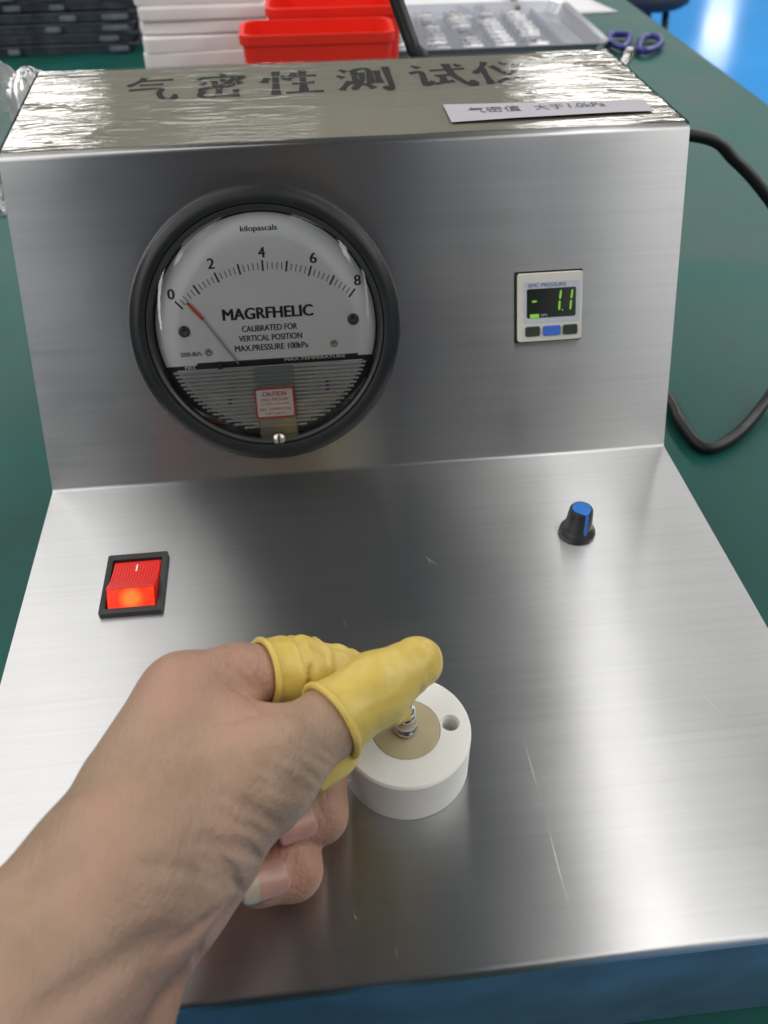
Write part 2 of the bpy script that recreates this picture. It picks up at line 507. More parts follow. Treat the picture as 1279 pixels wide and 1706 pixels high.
for ch, x, y in (('0', -83.7, 87.3), ('2', -64.7, 99.4), ('4', -42.0, 103.0), ('6', -19.4, 99.4), ('8', -0.2, 88.7)):
    text(ch, x - 1.45, x + 1.45, y, 4.5, M['ink'], gauge, Fp, DN, 0.2, 'scale_number')
text('kilopascals', -50.3, -34.3, 112.9, 3.0, M['ink'], gauge, Fp, DN, 0.12)
text('MAGRFHELIC', -61.9, -21.4, 76.8, 5.0, M['ink'], gauge, Fp, DN, 0.34)
text('CALIBRATED FOR', -54.0, -29.0, 70.15, 2.7, M['ink'], gauge, Fp, DN, 0.12)
text('VERTICAL POSITION', -55.8, -27.2, 65.8, 2.7, M['ink'], gauge, Fp, DN, 0.12)
text('MAX.PRESSURE 100kPa', -58.1, -24.7, 61.5, 2.7, M['ink'], gauge, Fp, DN, 0.12)
text('2000-8kPa', -83.0, -73.2, 60.3, 1.9, M['ink'], gauge, Fp, DN, 0.05)
MB().prism([(-76, 54.5), (-2, 54.5), (-2, 56.1), (-76, 56.1)], 1.63, 1.75, tf=Fp).build('dial_edge_strip', M['darkback'], gauge)
text('MAX', -81.5, -76.8, 54.3, 1.8, M['whiteink'], gauge, Fp, 1.9, 0.06)
text('MAX.TEMPERATURE', -36.0, -8.0, 55.3, 1.35, M['whiteink'], gauge, Fp, 1.9, 0.06)
# needle, its red tip
nd0, ndm, ndt = (-57.0, 54.8), (-70.7, 75.6), (-77.0, 83.4)
def bar(p, q, w0, w1, n0, n1, name, mat):
    d = Vector((q[0] - p[0], q[1] - p[1])).normalized(); nx, ny = -d.y, d.x
    P = [(p[0] + nx * w0, p[1] + ny * w0), (q[0] + nx * w1, q[1] + ny * w1), (q[0] - nx * w1, q[1] - ny * w1), (p[0] - nx * w0, p[1] - ny * w0)]
    return MB().prism(P, n0, n1, tf=Fp).build(name, mat, gauge)
bar(nd0, ndm, 0.34, 0.26, 3.0, 3.35, 'needle', M['needle'])
bar(ndm, ndt, 0.62, 0.55, 2.95, 3.4, 'needle_tip', M['needlered'])['label'] = 'red tip of the gauge needle'
M['stud'] = plain('dark_stud', (0.09, 0.095, 0.095), 0.3, 0.6, 0.2, 200)
for x, y, r, mt in ((-79.9, 70.7, 2.6, 'stud'), (-3.2, 71.6, 2.6, 'stud'), (-70.2, 60.8, 1.7, 'zinc'), (-12.8, 61.2, 1.7, 'zinc')):
    def Sc(u, v, w, x=x, y=y): return Fp(x + u, y + v, w)
    m_ = MB().lathe([(r, 1.6), (r, 2.3), (r * 0.75, 2.9), (r * 0.45, 3.0), (r * 0.4, 2.5), (0, 2.5)], n=24, tf=Sc)
    m_.build('dial_screw' if mt == 'zinc' else 'dial_stud', M[mt], gauge, smooth=True)
# ribbed clear lower window
M['rib'] = clear_film('ribbed_clear_plastic', rough=0.14, tint=(0.80, 0.83, 0.82), extra=0.30, haze=0.5, hcol=(0.85, 0.87, 0.86))
nr = 16
for i in range(nr):
    b = 52.4 - i * 1.82
    h = math.sqrt(max(1, 47.5 ** 2 - (b - GY) ** 2))
    pts = [Fp(GX - h, b, 4.1), Fp(GX + h, b, 4.1)]
    m_ = MB()
    P = []
    for e in (-h, h):
        for k in range(7):
            t = math.pi * k / 6
            P.append(Fp(GX + e, b + 0.66 * math.cos(t), 4.0 + 0.75 * math.sin(t)))
    m_.add(P, [(k, k + 1, 8 + k, 7 + k) for k in range(6)] + [tuple(range(7)), tuple(range(7, 14))[::-1], (0, 7, 13, 6)])
    m_.build('window_rib', M['rib'], gauge, smooth=False)
# pale mechanism seen dimly behind the ribs
M['mech'] = plain('grey_mechanism', (0.80, 0.82, 0.81), 0.4, 0.0, 0.4, 45)
poly = [(x, y) for x, y in [(46 * math.cos(t), 46 * math.sin(t)) for t in np.linspace(math.radians(202), math.radians(338), 40)]]
MB().prism(poly, 0.7, 1.4, tf=Gt).build('mechanism_plate', M['mech'], gauge)
for x0, x1, y0, y1 in ((-66.5, -64.8, 51.5, 56.3), (-62, -60.5, 44, 45.6), (-64, -62, 36, 39), (-24, -22.4, 46, 47.4), (-18, -16.4, 40, 45)):
    MB().box(x0, x1, y0, y1, 1.45, 2.6, tf=Fp).build('mechanism_post', M['black'], gauge, bevel=0.2)
M['clearblk'] = clear_film('clear_block', rough=0.08, tint=(0.88, 0.90, 0.89), extra=0.05, haze=0.12)
MB().box(-50.2, -32.4, 15.5, 53.0, 4.9, 6.4, tf=Fp).build('clear_tab', M['clearblk'], gauge, bevel=0.5)
MB().prism(rrect(-51.2, -32.8, 29.2, 43.5, 1.0), 6.5, 6.62, tf=Fp).build('caution_sticker', M['redink'], gauge)['label'] = 'white caution sticker with red border'
MB().prism(rrect(-50.3, -33.7, 30.1, 42.6, 0.6), 6.63, 6.66, tf=Fp).build('sticker_face', M['sticker'], gauge)
for s_, y, w, h in (('CAUTION', 40.6, 10.8, 2.0), ('MAX. PRESSURE', 38.0, 12.4, 1.3), ('15 PSIG (100 kPa)', 35.8, 13.2, 1.3), ('MAX. TEMPERATURE', 33.5, 14.6, 1.3), ("140°F (60°C)", 31.4, 9.6, 1.3)):
    text(s_, -42 - w / 2, -42 + w / 2, y, h, M['redink'], gauge, Fp, 6.70, 0.1 if s_ == 'CAUTION' else 0.03)
def Sc2(u, v, w): return Fp(-41.7 + u, 19.0 + v, w)
MB().lathe([(3.2, 6.4), (3.2, 7.4), (2.6, 8.2), (0, 8.5)], n=24, tf=Sc2).build('zero_screw', M['zinc'], gauge, smooth=True)
MB().box(-0.35, 0.35, -2.4, 2.4, 8.0, 8.62, tf=Sc2).build('screw_slot', M['black'], gauge)
MB().lathe([(50.4, 6.6), (48.5, 7.4), (45, 7.9), (35, 8.3), (20, 8.6), (0, 8.7)], n=96, tf=Gt).build('lens', M['lens'], gauge, smooth=True)

# ---- digital pressure display -----------------------------------------
disp = MB().prism(rrect(73.5, 104.1, 56.1, 87.2, 1.3), 0.1, 2.6, tf=Fp).build('digital_display', M['cream'], tester, bevel=0.5)
disp['label'] = 'small square cream digital display with green readout'
MB().prism(rrect(72.3, 104.5, 55.5, 88.0, 0.6), 0.05, 0.3, tf=Fp).build('panel_cutout', M['ink'], disp)
MB().prism(rrect(76.1, 102.7, 64.6, 83.3, 0.4), 2.55, 2.72, tf=Fp).build('display_panel', M['panelgrey'], disp)
MB().prism(rrect(77.6, 100.8, 67.0, 80.2, 0.8), 2.73, 2.85, tf=Fp).build('screen', M['lcd'], disp)
text('SMC PRESSURE', 78.2, 96.0, 81.75, 1.7, M['blueink'], disp, Fp, 2.78, 0.04)
def seg(p, q, w, name='digit_segment'):
    d = Vector((q[0] - p[0], q[1] - p[1])); L = d.length; d.normalize(); n_ = Vector((-d.y, d.x))
    P = []
    for t, e in ((0, 0), (w, 1), (L - w, 1), (L, 0), (L - w, -1), (w, -1)):
        P.append((p[0] + d.x * t + n_.x * e * w * 0.75, p[1] + d.y * t + n_.y * e * w * 0.75))
    MB().prism(P, 2.86, 2.95, tf=Fp).build(name, M['seg'], disp)
seg((93.2, 74.9), (93.7, 79.2), 0.62); seg((92.9, 69.9), (93.15, 74.5), 0.62)
seg((98.6, 74.9), (99.1, 79.2), 0.55); seg((98.2, 69.9), (98.55, 74.5), 0.55)
seg((79.8, 74.5), (82.5, 74.6), 0.6, 'minus_segment')
MB().box(94.15, 94.75, 69.75, 70.35, 2.86, 2.95, tf=Fp).build('decimal_point', M['seg'], disp)
MB().box(79.1, 83.4, 67.1, 68.8, 2.86, 2.95, tf=Fp).build('indicator_bar', M['seg'], disp)
text('kPa', 84.4, 87.4, 68.2, 1.1, M['panelgrey'], disp, Fp, 2.9)
for x0, x1, m_ in ((76.9, 83.9, 'darkbtn'), (85.2, 93.7, 'bluebtn'), (94.8, 101.8, 'darkbtn')):
    o = MB().prism(rrect(x0, x1, 58.6, 63.2, 0.9), 2.5, 3.4, tf=Fp).build('button', M[m_], disp, bevel=0.4)
    if m_ == 'bluebtn': o['label'] = 'blue middle button'

# ---- rocker switch ----------------------------------------------------
mb = MB()
outer = rrect(-117.9, -92.4, 148.0, 181.6, 0.8, 3); inner = rrect(-115.6, -94.7, 151.0, 178.6, 0.4, 3)
n = len(outer)
V = [(x, y, 0.1) for x, y in outer] + [(x, y, 2.6) for x, y in outer] + [(x, y, 2.4) for x, y in inner] + [(x, y, 0.1) for x, y in inner]
F = []
for r_ in range(3):
    F += [(r_ * n + i, r_ * n + (i + 1) % n, (r_ + 1) * n + (i + 1) % n, (r_ + 1) * n + i) for i in range(n)]
rock = mb.add(V, F).build('rocker_switch', M['black'], tester, bevel=0.35)
rock['label'] = 'red rocker power switch lit orange in a black frame'
MB().box(-115.7, -94.6, 150.9, 178.7, 0.05, 0.2).build('switch_well', M['ink'], rock)
m, nt, b, out = newmat('red_translucent_rocker')
b.inputs['Base Color'].default_value = (0.50, 0.018, 0.014, 1); b.inputs['Roughness'].default_value = 0.18
b.inputs['Emission Color'].default_value = (0.9, 0.03, 0.02, 1); b.inputs['Emission Strength'].default_value = 0.22
wv = nt.nodes.new('ShaderNodeTexWave'); wv.inputs['Scale'].default_value = 260; wv.bands_direction = 'X'
tc = nt.nodes.new('ShaderNodeTexCoord'); nt.links.new(tc.outputs['Object'], wv.inputs['Vector'])
bump(nt, b, wv.outputs['Fac'], 0.12, 0.0003)
M['rocker'] = m
m, nt, b, out = newmat('lit_rocker_front')
b.inputs['Base Color'].default_value = (0.45, 0.02, 0.01, 1); b.inputs['Roughness'].default_value = 0.2
tc = nt.nodes.new('ShaderNodeTexCoord')
mp = N(nt, 'ShaderNodeMapping'); mp.inputs['Location'].default_value = (-0.0030, 0.003, -0.0012); mp.inputs['Scale'].default_value = (170, 120, 230)
nt.links.new(tc.outputs['Object'], mp.inputs[0])
gr = nt.nodes.new('ShaderNodeTexGradient'); gr.gradient_type = 'SPHERICAL'; nt.links.new(mp.outputs[0], gr.inputs[0])
ns = noise(nt, 260, 2); ad = N(nt, 'ShaderNodeMath', operation='MULTIPLY_ADD'); ad.inputs[1].default_value = 0.35
nt.links.new(ns.outputs['Fac'], ad.inputs[0]); nt.links.new(gr.outputs['Fac'], ad.inputs[2])
rr = ramp(nt, ad.outputs[0], [(0.12, (0.62, 0.02, 0.005)), (0.35, (0.95, 0.06, 0.01)), (0.8, (1.0, 0.22, 0.03))])
nt.links.new(rr.outputs[0], b.inputs['Emission Color']); b.inputs['Emission Strength'].default_value = 0.95
M['rockerlit'] = m
RX0, RX1 = -115.0, -95.3
pr = [(177.9, 0.4), (177.9, 1.3), (172, 1.9), (166, 3.2), (160.5, 5.6), (158.4, 6.6), (157.8, 6.5)]
m_ = MB(); ns_ = len(pr)
V = [(RX0, y, z) for y, z in pr] + [(RX1, y, z) for y, z in pr]
V += [(RX0, 151.6, 0.4), (RX1, 151.6, 0.4)]
F = [(i, i + 1, ns_ + i + 1, ns_ + i) for i in range(ns_ - 1)] + [tuple(range(ns_)) + (2 * ns_,), tuple(range(ns_, 2 * ns_)) + (2 * ns_ + 1,)]
m_.add(V, F).build('rocker', M['rocker'], rock, bevel=0.15)['label'] = 'glowing red translucent rocker'
mesh('rocker_front', [(RX0 + .3, 157.75, 6.35), (RX1 - .3, 157.75, 6.35), (RX1 - .3, 151.7, 0.6), (RX0 + .3, 151.7, 0.6)], [(0, 1, 2, 3)], M['rockerlit'], rock)['label'] = 'orange lit lower face of the rocker'
mesh('on_mark', [(-105.4, 175.6, 1.72), (-104.7, 175.6, 1.72), (-104.7, 171.2, 2.22), (-105.4, 171.2, 2.22)], [(0, 1, 2, 3)], M['whiteink'], rock)

# ---- adjusting knob ----------------------------------------------------
KX, KY = 88.2, 174.4
mb = MB().lathe([(0, 0.2), (8.0, 0.2), (8.1, 1.2), (7.8, 2.6), (6.9, 3.8), (6.2, 4.8), (5.9, 6.0), (5.15, 14.2), (4.7, 14.9), (0, 14.9)], (KX, KY, 0), 40)
knob = mb.build('control_knob', M['black'], tester, smooth=True)
e_ = knob.modifiers.new('es', 'EDGE_SPLIT'); e_.split_angle = math.radians(45)
knob['label'] = 'black control knob with blue cap and pointer line'
d = Vector((0.22, -0.975, 0)); nrm = Vector((0.975, 0.22, 0))
tear = [(KX + 4.1 * math.cos(t), KY + 4.1 * math.sin(t)) for t in [math.radians(a) for a in range(-20, 220, 12)]]
tear += [(KX + d.x * 4.7 - nrm.x * 0.85, KY + d.y * 4.7 - nrm.y * 0.85), (KX + d.x * 4.7 + nrm.x * 0.85, KY + d.y * 4.7 + nrm.y * 0.85)]
MB().prism(tear, 14.85, 15.25).build('knob_cap', M['knobblue'], knob, bevel=0.15)
P = []
for z, r in ((15.2, 4.6), (14.1, 5.25), (10, 5.65), (6, 6.0), (4.6, 6.5)):
    for e, o_ in ((-0.85, -0.3), (-0.7, 0.28), (0.7, 0.28), (0.85, -0.3)):
        P.append((KX + d.x * (r + o_) + nrm.x * e, KY + d.y * (r + o_) + nrm.y * e, z))
F = []
for j in range(4):
    for i in range(3): F.append((j * 4 + i, j * 4 + i + 1, j * 4 + i + 5, j * 4 + i + 4))
mesh('pointer_line', P, F, M['knobblue'], knob)

# ---- paper labels and clear tape on top --------------------------------
def vnoise(x, y, seed=0):
    rs = np.random.RandomState(seed); T = rs.rand(64, 64) * 2 - 1
    xi, yi = np.floor(x).astype(int), np.floor(y).astype(int); fx, fy = x - xi, y - yi
    fx, fy = fx * fx * (3 - 2 * fx), fy * fy * (3 - 2 * fy)
    g = lambda a, b: T[a % 64, b % 64]
    return (g(xi, yi) * (1 - fx) + g(xi + 1, yi) * fx) * (1 - fy) + (g(xi, yi + 1) * (1 - fx) + g(xi + 1, yi + 1) * fx) * fy

def grid(x0, x1, y0, y1, nx, ny, zf):
    X, Y = np.meshgrid(np.linspace(0, 1, nx + 1), np.linspace(0, 1, ny + 1))
    yy = y0 + (y1 - y0) * Y
    lx = x0(yy) if callable(x0) else x0; rx = x1(yy) if callable(x1) else x1
    xx = lx + (rx - lx) * X
    zz = zf(xx, yy)
    V = np.stack([xx.ravel(), yy.ravel(), zz.ravel()], 1)
    F = [(j * (nx + 1) + i, j * (nx + 1) + i + 1, (j + 1) * (nx + 1) + i + 1, (j + 1) * (nx + 1) + i) for j in range(ny) for i in range(nx)]
    return V, F
lefty = lambda y: -147.8 - 5.8 * (y - TOPY0) / (411 - TOPY0)
righty = lambda y: 152.0 - 1.4 * (y - TOPY0) / (411 - TOPY0)
V, F = grid(lambda y: lefty(y) + 0.8, lambda y: righty(y) - 0.8, 296.5, 410.5, 30, 12, lambda x, y: TOPZ + 0.22 + 0.10 * vnoise(x / 25, y / 25, 3))
lab = mesh('title_label', V, F, M['paper'], tester, smooth=True)
lab['label'] = 'cream paper label with large brush characters on the top'
GLY = {
 'qi': [[(35, 96), (26, 78), (10, 62)], [(32, 82), (85, 84)], [(30, 65), (70, 66)], [(14, 46), (66, 49), (67, 30), (76, 10), (92, 6), (95, 24)]],
 'mi': [[(48, 99), (56, 89)], [(16, 86), (10, 70)], [(16, 83), (88, 85), (80, 71)], [(24, 66), (17, 53)], [(38, 70), (44, 50), (58, 44), (70, 48), (70, 60)], [(50, 76), (58, 66)], [(76, 78), (54, 52), (12, 34)], [(78, 66), (88, 54)], [(50, 40), (50, 12)], [(22, 30), (22, 8), (80, 10)], [(80, 32), (80, 3)]],
 'xing': [[(12, 72), (6, 50)], [(25, 98), (25, 2)], [(34, 78), (41, 66)], [(56, 88), (42, 58)], [(52, 72), (90, 74)], [(50, 43), (86, 45)], [(68, 98), (68, 8)], [(40, 7), (98, 9)]],
 'ce': [[(10, 92), (21, 80)], [(3, 66), (15, 56)], [(7, 6), (14, 22), (25, 42)], [(34, 88), (34, 28)], [(34, 88), (60, 89), (60, 28)], [(47, 76), (45, 42), (27, 6)], [(49, 30), (63, 10)], [(75, 82), (75, 30)], [(93, 97), (93, 6), (80, 15)]],
 'shi': [[(14, 94), (25, 82)], [(6, 62), (25, 64), (25, 12), (38, 27)], [(40, 70), (96, 73)], [(44, 48), (67, 49)], [(55, 48), (55, 20)], [(38, 14), (70, 23)], [(69, 97), (73, 50), (88, 10), (98, 4), (97, 24)], [(82, 94), (91, 83)]],
 'yi': [[(33, 97), (22, 72), (4, 48)], [(22, 68), (22, 2)], [(58, 94), (67, 80)], [(86, 82), (66, 36), (34, 4)], [(40, 78), (60, 38), (82, 14), (100, 5)]],
}
def glyph(name, cx, cy, w, h, z, parent, mat, th=1.0):
    mb = MB()
    for st in GLY[name]:
        pts = spline(st, 6) if len(st) > 2 else [np.array(st[0]) * (1 - t) + np.array(st[1]) * t for t in np.linspace(0, 1, 6)]
        n = len(pts); L = sum(np.linalg.norm(pts[i + 1] - pts[i]) for i in range(n - 1))
        Lf, Rt = [], []
        for i, p in enumerate(pts):
            t = pts[min(i + 1, n - 1)] - pts[max(i - 1, 0)]; t = t / (np.linalg.norm(t) + 1e-9)
            u = i / (n - 1)
            vert = abs(t[1])
            wd = (3.4 + 2.6 * vert) * (0.85 + 0.45 * abs(2 * u - 0.9) ** 1.5) * (0.55 if (u > 0.93 and L > 30 and n > 6) else 1.0)
            if L < 22: wd = 3.0 + 3.6 * u
            wd *= th
            nn = np.array((-t[1], t[0]))
            Lf.append(p + nn * wd); Rt.append(p - nn * wd)
        zz = z + 0.012 * len(mb.F) * 0.02
        V = [(cx + (q[0] / 100 - 0.5) * w, cy + (q[1] / 100 - 0.5) * h, zz) for q in Lf + Rt]
        z += 0.006
        mb.add(V, [(i, i + 1, n + i + 1, n + i) for i in range(n - 1)])
    return mb.build('character', mat, parent)
for nme, cx, w in (('qi', -92.8, 29), ('mi', -58.6, 28), ('xing', -22.6, 32), ('ce', 14.2, 29), ('shi', 52.4, 33), ('yi', 85.0, 30)):
    glyph(nme, cx, 376.0 + (cx + 92) * 0.02, w, 40, TOPZ + 0.38, lab, M['ink'])
M['fadedink'] = plain('faded_ink', (0.10, 0.10, 0.12), 0.6, 0, 0.5, 300)
# white strip with the limit value
def strip_z(x, y):
    front = np.clip((321 - y) / 16, 0, 1)
    return TOPZ + 1.45 + 0.4 * front ** 2 * np.clip((x - 46) / 30, 0, 1) * np.clip((143 - x) / 20, 0, 1)
V, F = grid(47.0, 141.5, 305.0, 329.5, 30, 10, strip_z)
V[:, 1] += np.where(V[:, 1] > 318, -0.06 * (V[:, 0] - 47) * (V[:, 1] - 318) / 11.5, 0.0) + np.where(V[:, 1] < 318, 0.03 * (V[:, 0] - 47) * (318 - V[:, 1]) / 13, 0)
strip = mesh('limit_value_strip', V, F, M['paper2'], tester, smooth=True)
strip['label'] = 'narrow white paper strip with printed limit value'
Tf = lambda a, b, n: (a, b, float(strip_z(np.float64(a), np.float64(b))) + n)
text('气密值', 57.0, 81.5, 319.3, 7.6, M['fadedink'], strip, Tf, 0.12, 0.06)
text('大于', 88.0, 102.0, 319.3, 7.0, M['fadedink'], strip, Tf, 0.12, 0.06)
text('1.0kPa', 104.5, 121.5, 319.8, 6.0, M['fadedink'], strip, Tf, 0.12, 0.06)
# crinkled clear tape over the whole top, lapping over both ends
def tape_z(x, y):
    w = vnoise(x / 60 + 9, y / 40, 5) * 6
    a = vnoise(x / 34 + w * 0.06, (y + w) / 7.5, 11)
    b = vnoise(x / 17, (y + w * 1.0) / 3.2, 12)
    pm_ = np.clip(0.5 + 1.3 * vnoise(x / 38 + 3, y / 22 + 7, 41), 0.05, 1)
    r = ((1 - np.abs(a)) ** 5 * 0.75 + (1 - np.abs(b)) ** 7 * 0.35) * pm_
    m_ = 0.38 + 0.62 * np.clip((np.abs(x - 5) - 50) / 60, 0, 1)
    lay = np.clip((np.maximum(np.maximum(46 - x, x - 142), np.maximum(303 - y, y - 331))) / 5, 0.1, 1)
    return TOPZ + 0.75 + 0.55 * r * m_ * lay
V, F = grid(lambda y: lefty(y) - 0.8, lambda y: righty(y) + 0.8, 294.0, 411.6, 240, 110, tape_z)
nx = 240
E_ = []
for side in (0, nx):
    idx = [j * (nx + 1) + side for j in range(111)]
    prev = idx
    for k in range(1, 6):
        new = []
        for t, i in enumerate(idx):
            x, y, z = V[i]
            dep = (9 + 5 * float(vnoise(np.float64(t / 7), np.float64(side), 21)) + (9 if (side == nx and t < 10) else 0)) * k / 5
            out_ = 0.5 + 0.9 * float(vnoise(np.float64(t / 4), np.float64(k * 0.9 + side), 22)) + (2.6 if side == nx and t < 12 else 1.0) * k / 5
            E_.append((x + (out_ if side else -out_), y, TOPZ - dep)); new.append(len(V) + len(E_) - 1)
        for t in range(110): F.append((prev[t], prev[t + 1], new[t + 1], new[t]))
        prev = new
V = np.vstack([V, np.array(E_)])
mesh('clear_tape', V, F, M['tape'], tester, smooth=True)['label'] = 'crinkled glossy clear tape over the top labels'

# ------------------------------------------------------------------ white round holder and metal nozzle
HX, HY, HZ = -2.1, 70.2, 20.4
nt_ = M['delrin'].node_tree; b_ = nt_.nodes['Principled BSDF']
wr_ = nt_.nodes.new('ShaderNodeTexWave'); wr_.wave_type = 'RINGS'; wr_.rings_direction = 'Z'; wr_.inputs['Scale'].default_value = 330; wr_.inputs['Distortion'].default_value = 0.6
tc_ = nt_.nodes.new('ShaderNodeTexCoord'); nt_.links.new(tc_.outputs['Object'], wr_.inputs['Vector'])
bump(nt_, b_, wr_.outputs['Fac'], 0.10, 0.0002)
hold = thing('round_holder', (HX, HY, 0), 'white plastic round holder block on the steel deck under the fingers', 'holder')
hole_xy = [(12.94, 70.94), (-17.25, 69.26)]
body = MB().lathe([(0, 0.02), (21.3, 0.02), (21.7, 0.4), (21.7, HZ - 0.7), (21.0, HZ), (0, HZ)], (HX, HY, 0), 96).build('holder_body', M['delrin'], hold, smooth=True)
cut = MB()
for hx, hy in hole_xy:
    cut.lathe([(0, HZ - 9), (2.7, HZ - 9), (2.7, HZ - 1.2), (3.3, HZ + 0.4), (3.3, HZ + 2), (0, HZ + 2)], (hx, hy, 0), 32)
cut.lathe([(0, HZ - 1.5), (11.5, HZ - 1.5), (11.5, HZ + 2), (0, HZ + 2)], (HX, HY, 0), 64)
co = cut.build('cutter', M['delrin'])
bo = body.modifiers.new('holes', 'BOOLEAN'); bo.operation = 'DIFFERENCE'; bo.object = co; bo.solver = 'EXACT'
bpy.context.view_layer.update()
dg = bpy.context.evaluated_depsgraph_get(); dg.update()
nm = bpy.data.meshes.new_from_object(body.evaluated_get(dg))
body.modifiers.clear(); body.data = nm
bpy.data.objects.remove(co)
e_ = body.modifiers.new('es', 'EDGE_SPLIT'); e_.split_angle = math.radians(38)
MB().lathe([(0, HZ - 1.45), (11.4, HZ - 1.45), (11.4, HZ - 0.15), (11.1, HZ + 0.05), (0, HZ + 0.05)], (HX, HY, 0), 64).build('rubber_pad', M['pad'], hold, smooth=False, bevel=0.15)
MB().lathe([(0, HZ), (3.4, HZ + 0.1), (3.95, HZ + 0.5), (4.05, HZ + 1.4), (3.6, HZ + 2.1), (3.0, HZ + 2.5), (2.95, HZ + 6.6), (3.1, HZ + 6.9), (3.15, HZ + 8.0), (2.6, HZ + 8.5), (2.45, HZ + 8.9), (2.9, HZ + 9.4), (2.95, HZ + 11.2), (2.4, HZ + 11.8), (1.9, HZ + 12.2), (1.8, HZ + 23), (0, HZ + 23)], (HX, HY, 0), 40).build('metal_nozzle', M['chrome'], None, smooth=True, base=True)
tag(bpy.data.objects['metal_nozzle'], 'small stepped shiny metal nozzle pinched upright in the white holder', 'nozzle')

# ------------------------------------------------------------------ cables
cb1 = MB().tube(spline([(100.0, 440.0, 70.0), (130.0, 440.0, 80.0), (218.8, 425.0, 80.7), (247.5, 420.0, 66.0), (277.8, 412.0, 38.5), (302.6, 395.0, 6.4), (301.7, 370.0, -32.2), (277.4, 347.3, -60.0), (242.0, 314.3, -65.0), (216.5, 303.9, -66.0), (210.9, 330.1, -66.0), (212.1, 358.8, -66.0), (205.0, 420.0, -66.0), (180.0, 520.0, -66.0), (150.0, 600.0, -66.0)], 14), 3.7, 14).build('power_cable', M['cable'], None, smooth=True)
tag(cb1, 'thick black cable looping on the green table right of the tester', 'cable')
cb2 = MB().tube(spline([(22.0, 418.0, 40.0), (49.7, 424.0, 119.9), (45.9, 428.0, 134.3), (42.3, 432.0, 143.8), (38.1, 436.0, 154.7), (33.1, 440.0, 169.4), (20.3, 450.0, 202.4)], 10), 3.9, 14).build('power_cable', M['cable'], None, smooth=True)
tag(cb2, 'black cable rising behind the tester in front of the red bins', 'cable')

# ------------------------------------------------------------------ background on the table
def bin_(x0, x1, y0, y1, ztop, label, rz=0):
    # open tapered box with rounded corners, thick rim and a hand lip
    o = thing('storage_bin', ((x0 + x1) / 2, (y0 + y1) / 2, TZ), label, 'bin', 'red bins behind the tester')
    lv = [(0, 0.88), (ztop - TZ - 9, 0.985), (ztop - TZ - 9, 1.02), (ztop - TZ, 1.02), (ztop - TZ, 0.955), (6, 0.84)]
    cx, cy = (x0 + x1) / 2, (y0 + y1) / 2
    V = []; F = []
    base_ = rrect(x0 - cx, x1 - cx, y0 - cy, y1 - cy, 12, 5); n = len(base_)
    ca, sa = math.cos(rz), math.sin(rz)
    for h, s in lv:
        for x, y in base_:
            x_, y_ = x * s, y * s
            V.append((cx + x_ * ca - y_ * sa, cy + x_ * sa + y_ * ca, TZ + h))
    for r in range(len(lv) - 1):
        F += [(r * n + i, r * n + (i + 1) % n, (r + 1) * n + (i + 1) % n, (r + 1) * n + i) for i in range(n)]
    F.append(tuple(range(n))[::-1]); F.append(tuple(range((len(lv) - 1) * n, len(lv) * n)))
    mesh('bin_shell', V, F, M['redbin'], o, bevel=1.2)
    mesh('label_holder', [(cx - 22, y0 - 0.5, TZ + 18), (cx + 22, y0 - 0.5, TZ + 18), (cx + 22, y0 + 6, TZ + 44), (cx - 22, y0 + 6, TZ + 44)], [(0, 1, 2, 3)], M['redbin'], o)
    return o
bin_(-66, 79, 800, 858, 55, 'nearer red plastic bin right behind the tester', -0.03)
bin_(-40, 98, 878, 980, 60, 'farther red plastic bin standing behind the other red one', -0.03)

def sheets(name, x0, x1, y0, y1, z0, z1, nl, jit, label, lean=0.0, rz=0.0):
    mb = MB(); rs = random.Random(name + label)
    cx, cy = (x0 + x1) / 2, (y0 + y1) / 2
    h = (z1 - z0) / nl
    for i in range(nl):
        dx, dy = rs.uniform(-jit, jit) + lean * i, rs.uniform(-jit, jit)
        s = 1 + rs.uniform(-0.012, 0.012); a = rz + rs.uniform(-0.015, 0.015)
        poly = [(cx + dx + s * ((x - cx) * math.cos(a) - (y - cy) * math.sin(a)), cy + dy + s * ((x - cx) * math.sin(a) + (y - cy) * math.cos(a))) for x, y in rrect(x0, x1, y0, y1, 7, 3)]
        sag = rs.uniform(-0.4, 0.4)
        mb.prism(poly, z0 + i * h - (0.4 if i else 0), z0 + (i + 1) * h + sag * 0.5)
    return tag(mb.build(name, M['white'], None, bevel=3.0, base=True), label, 'stack')
sheets('wipe_stack', -190, -42, 1000, 1120, TZ, 10, 5, 0.8, 'lower block of stacked white wipes behind the tester', 0, 0.05)
sheets('wipe_stack', -186, -40, 1002, 1122, 11.0, 97, 6, 2.2, 'upper block of white wipes resting on the lower white block', -0.8, -0.03)

